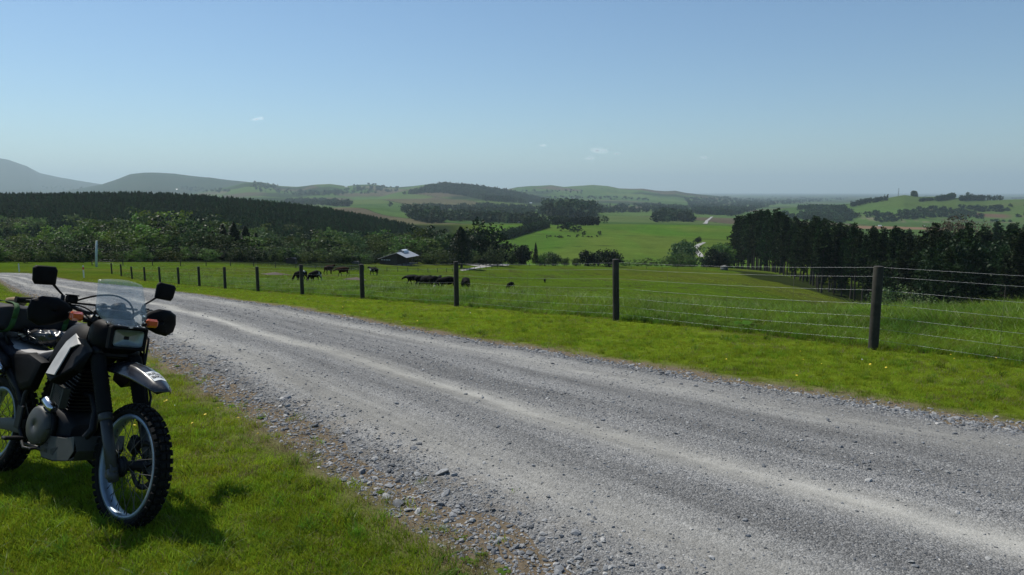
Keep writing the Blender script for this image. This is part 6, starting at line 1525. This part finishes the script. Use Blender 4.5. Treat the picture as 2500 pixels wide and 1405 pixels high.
# lattice mast on the tableland
g = hit(2193, 482, near=600); e = empty('radio_mast', (g[0], g[1], g[2])); tag(e, 'thin lattice mast on the tableland skyline', 'mast'); mb = MB(); k = g[1] / FPX; Hm = 22 * k
for a in range(3):
    c_, s_ = math.cos(a * 2.1), math.sin(a * 2.1); mb.tube([(c_ * 2.2, s_ * 2.2, 0), (c_ * .5, s_ * .5, Hm)], .18, 4)
    for j in range(8):
        z_ = Hm * j / 8; r1 = 2.2 - 1.7 * j / 8; r2 = 2.2 - 1.7 * (j + 1) / 8; c2, s2 = math.cos((a + 1) * 2.1), math.sin((a + 1) * 2.1); mb.tube([(c_ * r1, s_ * r1, z_), (c2 * r2, s2 * r2, Hm * (j + 1) / 8)], .10, 4)
mb.build('mast', K_ENG, e)
for i, (px, py, w_, lb) in enumerate([(1264, 545, 12, 'pale farm shed at the left end of the valley hedges'), (1310, 541, 14, 'long white farm shed behind the valley hedges'), (1369, 540, 5, 'small white house in front of the valley woods'), (1296, 497, 6, 'white farmhouse beneath the forested hill'), (1400, 486, 5, 'small pale barn on the distant plain'), (845, 458, 7, 'white farm building on the distant skyline'), (432, 463, 2.5, 'tiny white house on the lower slope of the left hill'), (1340, 541, 9, 'low pale shed right of the long white farm shed'), (2148, 553, 7, 'white house at the foot of the scarp'), (2256, 552, 4, 'small white shed right of the house under the scarp')]):
    g = hit(px, py, near=300); k = g[1] / FPX; wd = w_ * k; e = empty('farm_building', tuple(g), .2 * math.sin(i * 3)); tag(e, lb, 'building'); mb = MB(); mb.box((0, 0, wd * .12), (wd, wd * .5, wd * .3)); mb.build('wall', WHITE, e); mb = MB(); mb.loft([[(x_, y_, z_) for y_, z_ in ((-wd * .3, wd * .25), (0, wd * .42), (wd * .3, wd * .25))] for x_ in (-wd * .53, wd * .53)], True, False); mb.build('roof', TINW, e)

# broken ground in the paddock
SOIL = simple('bare_soil', (.07, .05, .035), .95, var=.3, scale=3, bmp=.4)
for (px, py, w_) in [(672, 671, 62), (870, 684, 50)]:
    g = hit(px, py, near=40); L = w_ / FPX * g[1]; V = []; F = []; n = 40
    for i in range(n):
        a = 2 * math.pi * i / n; r_ = 1 + .3 * math.sin(3 * a + px) + .15 * math.sin(7 * a); x = g[0] + L / 2 * math.cos(a) * r_; y = g[1] + 1.8 * math.sin(a) * r_; V.append((x, y, float(terr(x, y)) + .02))
    V.append((g[0], g[1], float(terr(g[0], g[1])) + .30)); F = [(i, (i + 1) % n, n) for i in range(n)]; me = mesh_np('bare_soil', V, np.array(F), SOIL, True); o = obj('soil_mound', me); tag(o, kind='structure')

# small fair weather clouds, far above the hills
m, nt_, b = newmat('cloud_vapour'); b.inputs['Base Color'].default_value = (.9, .9, .9, 1); b.inputs['Roughness'].default_value = 1; b.inputs['Specular IOR Level'].default_value = 0
tl_ = nt_.nodes.new('ShaderNodeBsdfTranslucent'); tl_.inputs[0].default_value = (.95, .95, .95, 1); m1 = nt_.nodes.new('ShaderNodeAddShader'); lk(nt_, b.outputs[0], m1.inputs[0]); lk(nt_, tl_.outputs[0], m1.inputs[1])
tp_ = nt_.nodes.new('ShaderNodeBsdfTransparent'); m2_ = nt_.nodes.new('ShaderNodeMixShader'); m2_.inputs[0].default_value = .94; lk(nt_, m1.outputs[0], m2_.inputs[1]); lk(nt_, tp_.outputs[0], m2_.inputs[2]); lk(nt_, m2_.outputs[0], nt_.nodes['Material Output'].inputs[0]); CLM = m
for i, (px, py, w_, lb) in enumerate([(628, 292, 26, 'small lone cloud puff high on the left of the sky'), (1464, 372, 40, 'largest of the low cloud wisps over the middle of the plain'), (1438, 389, 22, 'faint flat wisp under the largest low cloud'), (1508, 377, 16, 'tiny wisp right of the largest low cloud'), (1717, 387, 18, 'tiny cloud wisp alone at the right of the group'), (1325, 357, 16, 'faint wisp left of the largest low cloud')]):
    D = 26000.0; dx, dy, dz = ray(px, py); t_ = D / dy; c0 = Vector((dx * t_, D, HC + dz * t_)); wd = w_ / FPX * D; r = np.random.default_rng(i + 5); VV, FF, n0 = [], [], 0
    for j in range(9):
        mb = MB(); s_ = wd * r.uniform(.10, .24); cc_ = np.array([r.uniform(-.42, .42) * wd, r.uniform(-.2, .2) * wd, r.uniform(-.03, .14) * wd + .05 * wd * (1 - abs(j - 4) / 4)])
        bm_ = [(math.sin(a) * math.cos(b2), math.sin(a) * math.sin(b2), math.cos(a)) for a in np.linspace(.01, 3.13, 9) for b2 in np.linspace(0, 6.283, 14, endpoint=False)]
        B3 = np.array(bm_); B3 = B3 * (1 + .14 * np.sin(5 * B3[:, :1] + 7 * B3[:, 1:2] + j)) * np.array([s_ * 1.5, s_, s_ * .55]) + cc_; VV.append(B3); FF += [(n0 + a * 14 + b2, n0 + (a + 1) * 14 + b2, n0 + (a + 1) * 14 + (b2 + 1) % 14, n0 + a * 14 + (b2 + 1) % 14) for a in range(8) for b2 in range(14)]; n0 += len(B3)
    o = obj('cloud', mesh_np('cloud', np.concatenate(VV), np.array(FF), CLM, True)); o.location = c0; tag(o, lb, 'cloud')

# ---------------------------------------------------------------- far air
def haze_box():
    mb = MB(); mb.box((0, 0, (880 - 130) / 2), (86000, 86000, 880 + 130))
    o = mb.build('haze', None); m = bpy.data.materials.new('haze_air'); m.use_nodes = True; t = m.node_tree
    for n_ in list(t.nodes):
        if n_.type != 'OUTPUT_MATERIAL': t.nodes.remove(n_)
    v = t.nodes.new('ShaderNodeVolumePrincipled'); v.inputs['Density'].default_value = 6.2e-5
    v.inputs['Color'].default_value = (.72, .92, 1.0, 1); v.inputs['Anisotropy'].default_value = .2
    t.links.new(v.outputs[0], t.nodes['Material Output'].inputs['Volume'])
    o.data.materials.append(m); tag(o, kind='stuff')
haze_box()
